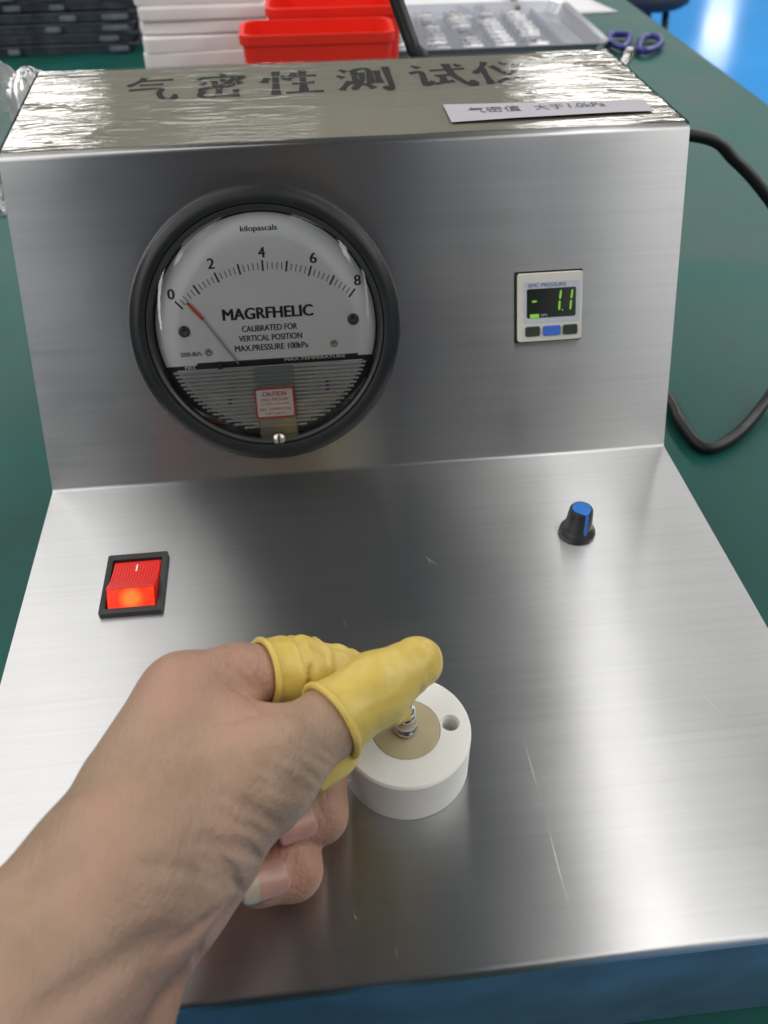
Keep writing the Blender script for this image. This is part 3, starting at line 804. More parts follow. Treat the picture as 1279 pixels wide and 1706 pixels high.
ORD = ['lowest', 'second lowest', 'third lowest', 'fourth lowest', 'fifth lowest', 'sixth lowest', 'topmost']
def tray(x0, x1, y0, y1, z):
    mb = MB()
    lv = [(0, 0.95), (11, 1.0), (12, 1.03), (13, 1.03), (12.4, 0.985), (3, 0.93)]
    cx, cy = (x0 + x1) / 2, (y0 + y1) / 2
    b_ = rrect(x0 - cx, x1 - cx, y0 - cy, y1 - cy, 10, 4); n = len(b_)
    V = [(cx + x * s, cy + y * s, z + h) for h, s in lv for x, y in b_]
    F = []
    for r in range(len(lv) - 1): F += [(r * n + i, r * n + (i + 1) % n, (r + 1) * n + (i + 1) % n, (r + 1) * n + i) for i in range(n)]
    F.append(tuple(range(n))[::-1]); F.append(tuple(range((len(lv) - 1) * n, len(lv) * n)))
    return mb.add(V, F)
for i in range(7):
    dx, dy = random.uniform(-7, 7), random.uniform(-5, 5)
    t = thing('parts_tray', (-400 + dx, 1380 + dy, TZ + i * 13.4), f'{ORD[i]} black plastic tray of the dark stack at the far left', 'tray', 'dark trays stacked at the far left')
    tray(-560 + dx, -226 + dx, 1262 + dy, 1500 + dy, TZ + 0.2 + i * 13.4).build('tray_shell', M['tray'], t)
    for k in range(3):
        x = random.uniform(-545, -270)
        MB().box(x, x + random.uniform(15, 40), 1258 + dy, 1266 + dy, TZ + 2 + i * 13.4, TZ + 10 + i * 13.4).build('tray_rib', M['tray'], t, bevel=2)

# clear blister tray with metal parts in pockets
ct = thing('blister_tray', (270, 1290, TZ), 'clear plastic blister tray of small metal parts behind the tester', 'tray')
mb = MB()
lv = [(0, 0.93), (15, 0.985), (15, 1.03), (16, 1.03), (15.2, 0.97), (1.2, 0.915)]
b_ = rrect(-150, 150, -128, 118, 22, 5); n = len(b_)
V = [(268 + x * s, 1290 + y * s, TZ + 0.3 + h) for h, s in lv for x, y in b_]
F = []
for r in range(len(lv) - 1): F += [(r * n + i, r * n + (i + 1) % n, (r + 1) * n + (i + 1) % n, (r + 1) * n + i) for i in range(n)]
F.append(tuple(range(n))[::-1]); F.append(tuple(range((len(lv) - 1) * n, len(lv) * n)))
mb.add(V, F).build('tray_shell', M['clear'], ct, bevel=0.8)
for i in range(6):
    x = 152 + i * 46
    MB().box(x - 21, x - 18.6, 1180, 1392, TZ + 1.7, TZ + 11).build('tray_divider', M['clear'], ct, bevel=0.8)
M['partsteel'] = plain('turned_metal_part', (0.80, 0.80, 0.83), 0.3, 1.0, 0.2, 100)
pm = None
for i in range(5):
    for j in range(9):
        if (i, j) in ((1, 6), (2, 3), (2, 4), (3, 7), (4, 1)): continue
        x, y = 143 + i * 46 + random.uniform(-2, 2), 1192 + j * 22 + random.uniform(-2, 2)
        if pm is None:
            o = MB().lathe([(0, -14), (3.5, -14), (3.5, -4), (6.2, -4), (6.2, 3), (4.5, 3), (4.5, 13), (0, 13)], (0, 0, 0), 14, tf=lambda a, b, c: (c, a, b)).build('metal_part', M['partsteel'], None, smooth=False)
            pm = o
        else:
            o = pm.copy(); COL.objects.link(o)
        o.location = (x * S, y * S, (TZ + 8.2) * S); o.rotation_euler = (0, 0, random.uniform(-0.08, 0.08))
        tag(o, 'small turned silver metal part lying in the clear blister tray', 'metal part', 'metal parts in the clear tray')

# paper, stick, scissors
V, F = grid(120, 505, 1388, 1660, 12, 8, lambda x, y: TZ + 0.5 + 0.8 * vnoise(x / 90, y / 90, 31) + 0.8)
V[:, 0] += (V[:, 1] - 1388) * -0.22 
tag(mesh('paper_sheet', V, F, M['sheet'], smooth=True, solid=0.2), 'white sheet of paper lying behind the clear blister tray', 'paper')
tag(MB().lathe([(0, 0), (4.5, 0), (5.2, 4), (5.2, 120), (2, 132), (0, 133)], (0, 0, 0), 10, tf=lambda a, b, c: (345 + a + c * 0.12, 1400 + c, TZ + 7.5 + b)).build('marker_pen', M['brown'], None, smooth=True), 'thin brown stick lying on the white paper', 'pen')
tag(MB().tube(spline([(255, 1440, TZ + 4), (262, 1420, TZ + 6), (275, 1405, TZ + 3.5), (282, 1425, TZ + 8), (292, 1408, TZ + 4), (297, 1450, TZ + 4)], 8), 2.6, 8).build('wire_scrap', M['cable'], None, smooth=True), 'short dark twist of wire lying on the white paper', 'wire')

sz = TZ + 7
sc_ = thing('scissors', (470, 1190, TZ), 'navy blue handled scissors on the green table by the right corner', 'scissors')
for nm_, pts in (('handle', [(439.6, 1165.4, -63.0), (431.5, 1197.3, -63.0), (443.8, 1234.1, -63.0), (460.2, 1235.1, -63.0), (469.2, 1227.2, -63.0), (453.7, 1187.9, -63.0)]), ('handle', [(459.7, 1156.5, -63.0), (478.9, 1203.2, -63.0), (495.3, 1220.2, -63.0), (506.7, 1212.1, -63.0), (500.1, 1181.3, -63.0), (484.5, 1159.1, -63.0), (466.5, 1146.6, -63.0)])):
    P = spline(pts + pts[:1], 8)[:-1]
    MB().tube([(p[0], p[1], p[2]) for p in P], 4.6, 10, closed=True).build(nm_, M['scissor'], sc_, smooth=True)
B0, B1, B2 = (451.2, 1165.7, -65.0), (403.7, 1060.1, -65.0), (399.9, 1063.3, -65.0)
for e, tip in ((-1, B1), (1, B2)):
    d = Vector((tip[0] - B0[0], tip[1] - B0[1])); n_ = Vector((-d.y, d.x)).normalized()
    poly = [(B0[0] + n_.x * 5, B0[1] + n_.y * 5), (B0[0] - n_.x * 5, B0[1] - n_.y * 5), (tip[0] - n_.x * 1, tip[1] - n_.y * 1), (tip[0] + n_.x * 1, tip[1] + n_.y * 1)]
    MB().prism(poly, TZ + 5.2 + e * 1.2, TZ + 6.6 + e * 1.2).build('blade', M['chrome'], sc_, bevel=0.3)
MB().lathe([(0, 0), (4, 0), (4, 3), (0, 3.4)], (B0[0] * 0.8 + B1[0] * 0.2, B0[1] * 0.8 + B1[1] * 0.2, TZ + 7.9), 16).build('pivot_screw', M['zinc'], sc_)

# crumpled clear bag left of the tester
def bag(cx, cy, cz, rx, ry, rz_, seed, label):
    n, m2 = 40, 26
    V = []; F = []
    for j in range(m2 + 1):
        ph = math.pi * j / m2
        for i in range(n):
            th = 2 * math.pi * i / n
            k = 1 + 0.10 * float(vnoise(np.float64(3 * math.cos(th) + 9 + seed), np.float64(3 * math.sin(th) + 5 * ph), seed)) + 0.03 * float(vnoise(np.float64(9 * math.cos(th) + 30), np.float64(9 * math.sin(th) + 9 * ph), seed + 1))
            V.append((cx + rx * k * math.sin(ph) * math.cos(th), cy + ry * k * math.sin(ph) * math.sin(th), max(TZ + 0.6, cz + rz_ * k * math.cos(ph))))
    for j in range(m2):
        for i in range(n):
            i2 = (i + 1) % n
            F.append((j * n + i, j * n + i2, (j + 1) * n + i2, (j + 1) * n + i))
    o = mesh('plastic_bag', V, F, M['bag'], None, smooth=True, base=True)
    return tag(o, label, 'bag', 'clear bags left of the tester')
bag(*(-220, 480, 80, 42, 50, 45), 3, 'crumpled clear plastic bag at the far left edge beside the tester')
bag(*(-168, 440, 106, 14, 18, 22), 8, 'small clear bag peeking out behind the upper left corner of the tester')

# dark stool beyond the table
st = thing('stool', (1111, 2925, -820), 'dark navy stool seat showing past the far right table edge', 'stool')
sx, sy, _ = (1111, 2925, -820)
MB().lathe([(0, 430), (150, 430), (165, 440), (168, 465), (155, 480), (0, 484)], (sx, sy, -820), 32).build('seat', M['navy'], st, smooth=True)
for a in (45, 135, 225, 315):
    c, s = math.cos(math.radians(a)), math.sin(math.radians(a))
    MB().tube([(sx + c * 105, sy + s * 105, -390), (sx + c * 170, sy + s * 170, -820)], 11, 10).build('leg', M['black'], st, smooth=True)

# ------------------------------------------------------------------ the operator's left hand with two yellow finger cots
def capsule(P, a, b, ra, rb):
    a = np.array(a); b = np.array(b); ab = b - a
    t = np.clip(((P - a) @ ab) / (ab @ ab), 0, 1)
    return np.linalg.norm(P - a - t[..., None] * ab, axis=-1) - (ra + (rb - ra) * t)

def smin(a, b, k):
    h = np.clip(0.5 + 0.5 * (b - a) / k, 0, 1)
    return b + (a - b) * h - k * h * (1 - h)

class Field:
    # signed distance on a regular grid; every capsule is only worked out near itself
    def __init__(self, lo, hi, step):
        self.lo = np.array(lo, float); self.step = step
        self.n = np.ceil((np.array(hi) - self.lo) / step).astype(int) + 1
        self.D = np.full(self.n, 60.0)
    def region(self, a, b, r):
        lo = np.minimum(a, b) - r; hi = np.maximum(a, b) + r
        i0 = np.maximum(np.floor((lo - self.lo) / self.step).astype(int), 0)
        i1 = np.minimum(np.ceil((hi - self.lo) / self.step).astype(int) + 1, self.n)
        return i0, i1
    def pts(self, i0, i1):
        ax = [self.lo[d] + self.step * np.arange(i0[d], i1[d]) for d in range(3)]
        return np.stack(np.meshgrid(*ax, indexing='ij'), -1)
    def add(self, a, b, ra, rb, k):
        i0, i1 = self.region(np.array(a), np.array(b), max(ra, rb) + 16)
        if np.any(i1 <= i0): return
        s = tuple(slice(i0[d], i1[d]) for d in range(3))
        self.D[s] = smin(self.D[s], capsule(self.pts(i0, i1), a, b, ra, rb), k)
    def all_pts(self): return self.pts(np.zeros(3, int), self.n)

def surface_net(D, lo, step):
    ins = D < 0
    nx, ny, nz = D.shape
    c = np.zeros((nx - 1, ny - 1, nz - 1), np.uint8)
    corners = [(i, j, k) for i in (0, 1) for j in (0, 1) for k in (0, 1)]
    for i, j, k in corners: c += ins[i:nx - 1 + i, j:ny - 1 + j, k:nz - 1 + k]
    cells = np.argwhere((c > 0) & (c < 8))
    idx = -np.ones(c.shape, int); idx[tuple(cells.T)] = np.arange(len(cells))
    acc = np.zeros((len(cells), 3)); cnt = np.zeros(len(cells))
    edges = [(p, q) for p in corners for q in corners if sum(abs(np.array(p) - np.array(q))) == 1 and p < q]
    for p, q in edges:
        dp = D[tuple((cells + p).T)]; dq = D[tuple((cells + q).T)]
        m = (dp < 0) != (dq < 0)
        t = dp[m] / (dp[m] - dq[m])
        acc[m] += np.array(p) + t[:, None] * (np.array(q) - np.array(p)); cnt[m] += 1
    V = (cells + acc / cnt[:, None]) * step + lo
    F = []
    for ax in range(3):
        e = [0, 0, 0]; e[ax] = 1
        A = ins[:nx - e[0], :ny - e[1], :nz - e[2]]; B = ins[e[0]:, e[1]:, e[2]:]
        ed = np.argwhere(A != B)
        u, v = [d for d in range(3) if d != ax]
        ok = (ed[:, u] > 0) & (ed[:, v] > 0) & np.all(ed < np.array(c.shape) , axis=1)
        ed = ed[ok]
        eu = np.zeros(3, int); eu[u] = 1; ev = np.zeros(3, int); ev[v] = 1
        q = np.stack([idx[tuple((ed - eu - ev).T)], idx[tuple((ed - ev).T)], idx[tuple(ed.T)], idx[tuple((ed - eu).T)]], 1)
        F.append(q)
    return V, np.vstack(F)

# joints (mm), radii
fore0, wrist, wrist_u = (-107.2, -27.2, 63.3), (-78.4, 10.9, 61.5), (-76.7, 13.6, 48.5)
vol0, vol1, hypo = (-83.6, -14.4, 34.0), (-73.4, 9.9, 36.1), (-69.4, 23.3, 34.7)
i_mcp, m_mcp, r_mcp, p_mcp = (-68.0, 63.7, 60.3), (-64.0, 68.4, 43.8), (-60.6, 67.2, 28.2), (-58.3, 60.5, 15.4)
i_mid, i_pip, i_dip, i_tip = (-53.9, 70.9, 56.3), (-37.1, 76.3, 49.2), (-21.3, 76.9, 39.8), (-8.1, 72.1, 34.6)
m_pip, m_dip, m_tip = (-30.7, 63.7, 18.8), (-32.6, 45.3, 16.5), (-42.8, 40.6, 20.7)
r_pip, r_dip, r_tip = (-41.0, 47.6, 10.8), (-41.4, 30.7, 11.8), (-51.0, 26.5, 16.5)
p_pip, p_dip, p_tip = (-52.3, 42.2, 8.2), (-51.7, 33.1, 13.2), (-57.5, 30.2, 16.9)
t_cmc, t_mcp, t_ip, t_mid, t_tip = (-69.8, 19.4, 59.8), (-45.0, 37.2, 59.4), (-25.5, 54.2, 54.6), (-12.6, 62.9, 55.0), (1.4, 71.3, 55.2)
CHAIN_T = [(t_mcp, t_ip, 13.2, 9.7), (t_ip, t_mid, 9.8, 9.6), (t_mid, t_tip, 9.6, 6.9)]
CHAIN_I = [(i_mcp, i_mid, 11.5, 9.4), (i_mid, i_pip, 9.4, 9.0), (i_pip, i_dip, 9.0, 8.2), (i_dip, i_tip, 8.2, 6.8)]
GROUPS = [
    ([(fore0, wrist, 28.0, 21.0), (vol0, vol1, 13.5, 9.5), (wrist, wrist_u, 21, 17), (wrist, i_mcp, 17.0, 11.0), (wrist_u, m_mcp, 15, 12.0), (wrist_u, r_mcp, 14, 11.5),
      (hypo, p_mcp, 13, 11), (vol1, hypo, 10, 12), (wrist, t_cmc, 20, 17.0), (t_cmc, t_mcp, 17.0, 13.0), ((-60.1, 27.5, 51.9), (-49.0, 34.3, 53.0), 15.0, 11.8),
      ((-58.2, 24.3, 39.8), (-68.0, 16.1, 35.9), 9.0, 9.5), ((-62.5, 55.0, 57.5), (-50.0, 50.6, 57.0), 12.0, 9.0), ((-68.0, 39.9, 57.0), (-55.1, 41.8, 57.4), 13, 12), ((-78.2, 35.2, 61.1), (-70.9, 54.8, 60.8), 14.0, 11.5)], 9.0, 0),
    (CHAIN_T, 4.0, 7.0),
    (CHAIN_I, 4.0, 5.0),
    ([(m_mcp, m_pip, 11, 8.8), (m_pip, m_dip, 8.8, 8.6), (m_dip, m_tip, 8.6, 7.6)], 3.0, 1.8),
    ([(r_mcp, r_pip, 10.5, 8.4), (r_pip, r_dip, 8.4, 8.4), (r_dip, r_tip, 8.4, 7.4)], 3.0, 1.8),
    ([(p_mcp, p_pip, 9.5, 7.4), (p_pip, p_dip, 7.4, 7.0), (p_dip, p_tip, 7.0, 6.2)], 3.0, 1.8),
]
allp = np.array([q for g, k, kk in GROUPS for c in g for q in c[:2]])
lo, hi = allp.min(0) - 32, allp.max(0) + 32
STEP = 0.8
fields = []
total = None
for g, k, kk in GROUPS:
    fl = Field(lo, hi, STEP)
    for a, b, ra, rb in g: fl.add(a, b, ra, rb, k)
    if total is None: total = fl
    else: total.D = smin(total.D, fl.D, kk) if kk > 3 else smin(total.D, fl.D, kk)

# skin folds: soft grooves along polylines lying near the surface
def groove(fld, pts, width, depth):
    for a, b in zip(pts[:-1], pts[1:]):
        a = np.array(a); b = np.array(b)
        i0, i1 = fld.region(a, b, width * 4)
        if np.any(i1 <= i0): continue
        s = tuple(slice(i0[d], i1[d]) for d in range(3))
        d = capsule(fld.pts(i0, i1), a, b, 0, 0)
        fld.D[s] = np.maximum(fld.D[s], fld.D[s] + depth * np.exp(-(d / width) ** 2))
groove(total, [(-35.7, 39.0, 71.1), (-33.6, 38.9, 69.4), (-31.5, 39.0, 67.5), (-29.6, 38.6, 65.5), (-27.8, 38.9, 62.4)], 0.8, 0.60)
groove(total, [(-34.9, 41.0, 70.3), (-32.8, 40.9, 68.7), (-30.6, 40.8, 67.1), (-29.6, 40.0, 65.8), (-28.6, 39.2, 64.4)], 0.8, 0.32)
groove(total, [(-34.5, 38.1, 70.2), (-32.4, 38.2, 68.3), (-30.3, 38.4, 66.3), (-28.5, 38.4, 63.6), (-26.6, 39.0, 59.8)], 0.7, 0.32)
groove(total, [(-36.7, 36.6, 71.4), (-34.4, 36.1, 69.9), (-32.1, 36.1, 67.3), (-30.3, 35.9, 64.8), (-28.5, 36.2, 61.3)], 0.9, 0.74)
groove(total, [(-35.9, 38.4, 71.0), (-33.6, 37.8, 69.5), (-31.3, 37.9, 66.9), (-30.3, 37.0, 65.4), (-29.3, 36.6, 63.3)], 0.8, 0.39)
groove(total, [(-35.5, 35.8, 70.6), (-33.3, 35.6, 68.3), (-31.0, 35.7, 65.7), (-29.2, 35.8, 62.6), (-27.4, 37.2, 57.2)], 0.7, 0.39)
groove(total, [(-40.9, 33.5, 72.9), (-38.2, 32.4, 71.4), (-35.5, 31.8, 69.3), (-33.4, 31.4, 66.2), (-31.2, 31.7, 62.0)], 0.9, 0.49)
groove(total, [(-40.1, 34.8, 73.2), (-37.4, 33.9, 71.4), (-34.7, 33.3, 69.2), (-33.3, 32.3, 67.2), (-32.0, 31.8, 64.4)], 0.8, 0.26)
groove(total, [(-39.8, 32.4, 72.4), (-37.1, 31.8, 70.3), (-34.4, 31.3, 67.7), (-32.3, 31.2, 64.3), (-30.1, 32.5, 58.3)], 0.7, 0.26)
groove(total, [(-46.1, 31.4, 73.7), (-42.9, 30.5, 72.4), (-39.8, 29.8, 70.8), (-37.3, 28.9, 68.9), (-34.9, 28.6, 65.9), (-34.0, 28.5, 64.2), (-33.0, 28.6, 62.1)], 1.0, 0.49)
groove(total, [(-45.3, 32.7, 73.9), (-42.1, 31.8, 72.7), (-39.0, 31.0, 71.1), (-36.5, 30.1, 69.2), (-34.1, 29.8, 66.2), (-34.0, 29.4, 65.1), (-33.8, 29.0, 64.1)], 0.8, 0.26)
groove(total, [(-44.9, 30.4, 73.2), (-41.8, 29.6, 71.6), (-38.6, 28.9, 70.0), (-36.2, 28.4, 67.4), (-33.9, 28.5, 63.6), (-32.9, 28.7, 61.5), (-32.0, 29.6, 57.9)], 0.7, 0.26)
groove(total, [(-43.7, 34.2, 73.9), (-41.4, 33.7, 73.0), (-39.1, 33.2, 72.1), (-36.8, 32.9, 70.9), (-34.6, 33.0, 68.9)], 0.8, 0.29)
groove(total, [(-42.9, 35.7, 73.9), (-40.6, 35.0, 73.3), (-38.3, 34.7, 72.1), (-36.8, 34.2, 71.1), (-35.4, 33.9, 69.8)], 0.8, 0.15)
groove(total, [(-42.5, 33.1, 73.5), (-40.2, 32.6, 72.6), (-38.0, 32.3, 71.3), (-35.7, 32.2, 69.7), (-33.5, 32.5, 67.4)], 0.7, 0.15)
groove(total, [(-42.1, 28.7, 71.2), (-39.7, 27.9, 69.4), (-37.3, 27.3, 67.2), (-35.8, 27.1, 64.9), (-34.3, 27.2, 62.1)], 0.9, 0.49)
groove(total, [(-41.3, 29.8, 71.8), (-38.9, 29.0, 70.0), (-36.5, 28.6, 67.5), (-35.7, 27.8, 66.2), (-35.1, 27.3, 64.5)], 0.8, 0.26)
groove(total, [(-41.0, 27.9, 70.4), (-38.6, 27.3, 68.3), (-36.2, 26.8, 65.7), (-34.7, 26.9, 63.0), (-33.3, 27.7, 58.7)], 0.7, 0.26)
groove(total, [(-50.3, 34.7, 74.4), (-47.5, 33.7, 74.2), (-44.7, 32.9, 73.6), (-42.8, 32.4, 73.3), (-41.0, 32.1, 72.5)], 0.9, 0.29)
groove(total, [(-49.6, 36.2, 74.3), (-46.7, 35.2, 74.1), (-43.9, 34.2, 73.9), (-42.9, 33.7, 73.5), (-41.8, 33.2, 73.1)], 0.8, 0.15)
groove(total, [(-49.1, 33.4, 74.3), (-46.3, 32.6, 73.7), (-43.5, 31.8, 73.2), (-41.7, 31.5, 72.5), (-39.9, 31.2, 71.7)], 0.7, 0.15)
groove(total, [(-47.1, 31.6, 73.7), (-44.8, 30.2, 73.1), (-42.7, 29.4, 71.8), (-40.3, 28.5, 70.6), (-38.0, 28.1, 68.6), (-36.0, 27.7, 66.7), (-34.1, 27.9, 63.6)], 1.0, 0.49)
groove(total, [(-46.3, 32.8, 74.0), (-44.0, 31.5, 73.4), (-41.9, 30.6, 72.1), (-39.5, 29.8, 70.9), (-37.2, 29.4, 68.9), (-36.0, 28.6, 67.6), (-34.9, 28.3, 65.6)], 0.8, 0.26)
groove(total, [(-45.9, 30.5, 73.3), (-43.7, 29.4, 72.3), (-41.5, 28.5, 71.0), (-39.2, 27.9, 69.4), (-36.9, 27.7, 67.1), (-35.0, 27.5, 64.8), (-33.0, 28.3, 60.5)], 0.7, 0.26)
groove(total, [(-45.2, 27.1, 71.5), (-43.0, 26.5, 70.5), (-40.8, 26.1, 69.1), (-38.7, 25.9, 66.8), (-36.6, 26.0, 64.1)], 0.9, 0.45)
groove(total, [(-44.4, 28.2, 72.1), (-42.2, 27.7, 70.7), (-40.0, 27.3, 69.3), (-38.7, 26.8, 67.7), (-37.4, 26.3, 66.1)], 0.8, 0.23)
groove(total, [(-44.1, 26.3, 70.7), (-41.9, 25.8, 69.3), (-39.8, 25.6, 67.5), (-37.7, 25.5, 65.3), (-35.6, 25.9, 61.8)], 0.7, 0.23)
groove(total, [(-50.6, 21.0, 71.4), (-48.3, 20.9, 69.2), (-46.0, 20.9, 67.1), (-43.8, 20.8, 64.3), (-41.7, 21.0, 60.7)], 1.0, 0.49)
groove(total, [(-49.9, 22.2, 71.6), (-47.6, 22.2, 69.5), (-45.2, 22.1, 67.3), (-43.8, 21.4, 65.6), (-42.4, 21.2, 63.1)], 0.8, 0.26)
groove(total, [(-49.6, 20.4, 70.3), (-47.3, 20.3, 68.1), (-45.0, 20.6, 65.2), (-42.9, 20.7, 62.0), (-40.8, 21.3, 57.6)], 0.7, 0.26)
groove(total, [(-54.3, 19.1, 74.3), (-52.3, 18.1, 72.3), (-50.5, 17.5, 69.5), (-48.1, 17.7, 66.5), (-45.8, 18.3, 62.6)], 1.0, 0.49)
groove(total, [(-53.6, 20.5, 74.1), (-51.7, 19.5, 72.1), (-49.7, 18.8, 69.7), (-48.1, 18.6, 67.4), (-46.4, 18.6, 64.6)], 0.8, 0.26)
groove(total, [(-53.3, 18.5, 73.2), (-51.4, 17.7, 70.8), (-49.5, 17.1, 68.0), (-47.2, 17.5, 64.5), (-44.9, 18.4, 59.9)], 0.7, 0.26)
groove(total, [(-57.1, 12.2, 75.4), (-55.8, 11.8, 73.4), (-54.4, 11.4, 71.4), (-51.9, 12.2, 67.7), (-49.5, 13.3, 63.3), (-48.1, 14.1, 59.1), (-47.0, 16.4, 51.7)], 1.0, 0.60)
groove(total, [(-56.5, 13.5, 75.2), (-55.1, 13.0, 73.6), (-53.7, 12.6, 71.5), (-51.2, 13.4, 67.9), (-48.7, 14.5, 63.5), (-47.9, 14.6, 60.8), (-47.2, 15.1, 57.3)], 0.8, 0.32)
groove(total, [(-56.2, 11.8, 73.9), (-54.8, 11.2, 72.3), (-53.5, 11.0, 69.9), (-51.0, 11.9, 65.8), (-48.7, 13.6, 60.2), (-47.4, 15.1, 54.4)], 0.7, 0.32)
groove(total, [(-58.0, 7.6, 74.6), (-56.3, 7.4, 72.1), (-54.6, 7.5, 68.9), (-53.5, 7.3, 65.3), (-52.5, 7.8, 60.1), (-52.3, 8.4, 56.6), (-52.3, 9.8, 51.1)], 1.1, 0.60)
groove(total, [(-57.4, 9.0, 74.3), (-55.7, 8.7, 71.9), (-53.9, 8.6, 69.0), (-52.8, 8.5, 65.4), (-51.8, 8.9, 60.2), (-52.0, 8.5, 59.1), (-52.3, 8.1, 58.1)], 0.8, 0.32)
groove(total, [(-57.1, 7.2, 73.1), (-55.4, 7.2, 70.2), (-53.7, 7.3, 67.0), (-52.7, 7.6, 62.2), (-52.0, 8.9, 54.9), (-52.4, 11.6, 46.6), (-52.5, 13.4, 40.2)], 0.7, 0.32)
groove(total, [(-51.5, 13.5, 68.6), (-50.4, 13.6, 66.5), (-49.4, 14.0, 64.1), (-48.1, 14.4, 60.6), (-46.9, 15.8, 55.1)], 0.9, 0.45)
groove(total, [(-50.9, 14.9, 68.4), (-49.8, 15.0, 66.3), (-48.6, 15.2, 64.3), (-48.0, 15.1, 61.9), (-47.4, 15.2, 59.1)], 0.8, 0.23)
groove(total, [(-50.6, 13.2, 66.7), (-49.6, 13.6, 64.2), (-48.5, 14.1, 61.4), (-47.3, 15.1, 56.7), (-46.8, 19.4, 44.9)], 0.7, 0.23)
groove(total, [(-55.9, 22.9, 75.8), (-53.6, 22.7, 74.1), (-51.2, 22.2, 72.7), (-48.9, 22.2, 70.5), (-46.5, 21.9, 68.7)], 0.9, 0.29)
groove(total, [(-55.3, 24.5, 75.3), (-52.9, 24.1, 73.9), (-50.5, 23.7, 72.5), (-48.9, 23.2, 71.1), (-47.3, 22.8, 69.6)], 0.8, 0.15)
groove(total, [(-54.8, 22.1, 75.1), (-52.5, 21.8, 73.3), (-50.2, 21.6, 71.5), (-47.8, 21.5, 69.4), (-45.5, 21.5, 67.2)], 0.7, 0.15)
groove(total, [(-32.8, 43.5, 25.8), (-32.4, 41.8, 25.1), (-32.0, 40.0, 24.5), (-32.9, 38.5, 23.4), (-33.8, 37.1, 22.3)], 0.8, 0.49)
groove(total, [(-31.8, 45.1, 25.9), (-31.4, 43.2, 25.6), (-31.0, 41.4, 24.9), (-32.9, 39.6, 24.5), (-34.7, 38.0, 23.8)], 0.8, 0.26)
groove(total, [(-31.5, 42.3, 25.2), (-31.1, 40.6, 24.6), (-30.7, 39.2, 23.2), (-31.6, 37.7, 22.1), (-32.5, 36.4, 20.6)], 0.7, 0.26)
groove(total, [(-30.4, 42.4, 24.8), (-30.2, 40.8, 24.3), (-30.0, 39.6, 23.1), (-30.7, 38.5, 22.4), (-31.5, 37.4, 21.7)], 0.8, 0.29)
groove(total, [(-29.4, 44.0, 24.9), (-29.2, 42.4, 24.4), (-29.0, 41.0, 23.5), (-30.7, 39.5, 23.5), (-32.4, 38.3, 23.1)], 0.8, 0.15)
groove(total, [(-29.0, 41.4, 23.9), (-28.8, 40.0, 23.0), (-28.7, 38.8, 21.8), (-29.4, 37.9, 20.7), (-30.2, 36.9, 19.6)], 0.7, 0.15)
groove(total, [(-41.7, 28.9, 21.0), (-41.3, 26.9, 20.6), (-41.1, 25.3, 19.5), (-41.6, 23.9, 18.6), (-42.1, 22.7, 17.3)], 0.8, 0.49)
groove(total, [(-40.7, 30.4, 20.9), (-40.4, 28.4, 20.6), (-40.1, 26.6, 19.9), (-41.6, 24.9, 19.7), (-43.0, 23.4, 19.1)], 0.8, 0.26)
groove(total, [(-40.3, 27.7, 20.5), (-40.0, 25.9, 19.7), (-39.8, 24.5, 18.2), (-40.3, 23.1, 17.3), (-40.9, 22.1, 15.5)], 0.7, 0.26)
groove(total, [(-39.3, 29.0, 20.2), (-38.9, 27.0, 19.8), (-38.7, 25.4, 18.7), (-39.2, 24.1, 17.9), (-39.7, 23.1, 16.7)], 0.8, 0.29)
groove(total, [(-38.3, 30.5, 20.1), (-38.0, 28.5, 19.8), (-37.7, 26.7, 19.1), (-39.2, 25.3, 18.6), (-40.6, 24.0, 18.2)], 0.8, 0.15)
groove(total, [(-37.9, 27.8, 19.6), (-37.7, 26.2, 18.5), (-37.4, 24.8, 17.0), (-37.9, 23.5, 16.2), (-38.5, 22.6, 14.6)], 0.7, 0.15)
groove(total, [(-86.5, -25.6, 83.6), (-83.5, -22.9, 82.1), (-80.5, -20.0, 80.3), (-77.6, -17.5, 78.6), (-74.6, -14.9, 76.9), (-71.8, -12.4, 75.2), (-68.8, -9.9, 73.5), (-66.4, -8.6, 72.3), (-64.0, -7.0, 70.6)], 3.2, 0.72)
groove(total, [(-65.7, -9.7, 68.8), (-63.6, -8.1, 67.8), (-61.5, -6.2, 65.9), (-58.9, -3.0, 63.7), (-56.4, 0.8, 59.9)], 1.8, 0.58)
groove(total, [(-70.5, -10.8, 40.7), (-70.1, -8.7, 41.8)], 0.7, 0.32)
groove(total, [(-64.5, -1.2, 37.5), (-63.2, -1.2, 44.1)], 1.1, 0.60)
groove(total, [(-63.5, -0.5, 38.9), (-62.1, -0.9, 46.3)], 0.8, 0.32)
groove(total, [(-63.2, 0.3, 36.9), (-62.6, 0.1, 41.9)], 0.7, 0.32)
groove(total, [(-97.8, -1.3, 84.9), (-93.9, -0.8, 85.3), (-90.2, -0.1, 85.2), (-86.6, 1.7, 85.2), (-83.0, 3.6, 85.2)], 4.0, 0.58)
groove(total, [(-69.2, 3.4, 82.3), (-65.7, 3.6, 80.6), (-62.3, 4.1, 78.0), (-58.8, 4.3, 73.9), (-55.4, 5.1, 68.1), (-54.3, 5.3, 64.9), (-53.4, 6.0, 60.4)], 1.6, 0.43)
groove(total, [(-60.6, 10.8, 78.3), (-58.2, 10.4, 75.8), (-55.8, 10.2, 72.8), (-53.9, 9.2, 69.1), (-52.2, 9.0, 63.7)], 1.1, 0.49)
groove(total, [(-60.0, 12.2, 78.0), (-57.6, 11.8, 75.5), (-55.2, 11.5, 72.6), (-53.9, 10.0, 70.0), (-52.7, 9.1, 66.1)], 0.8, 0.26)
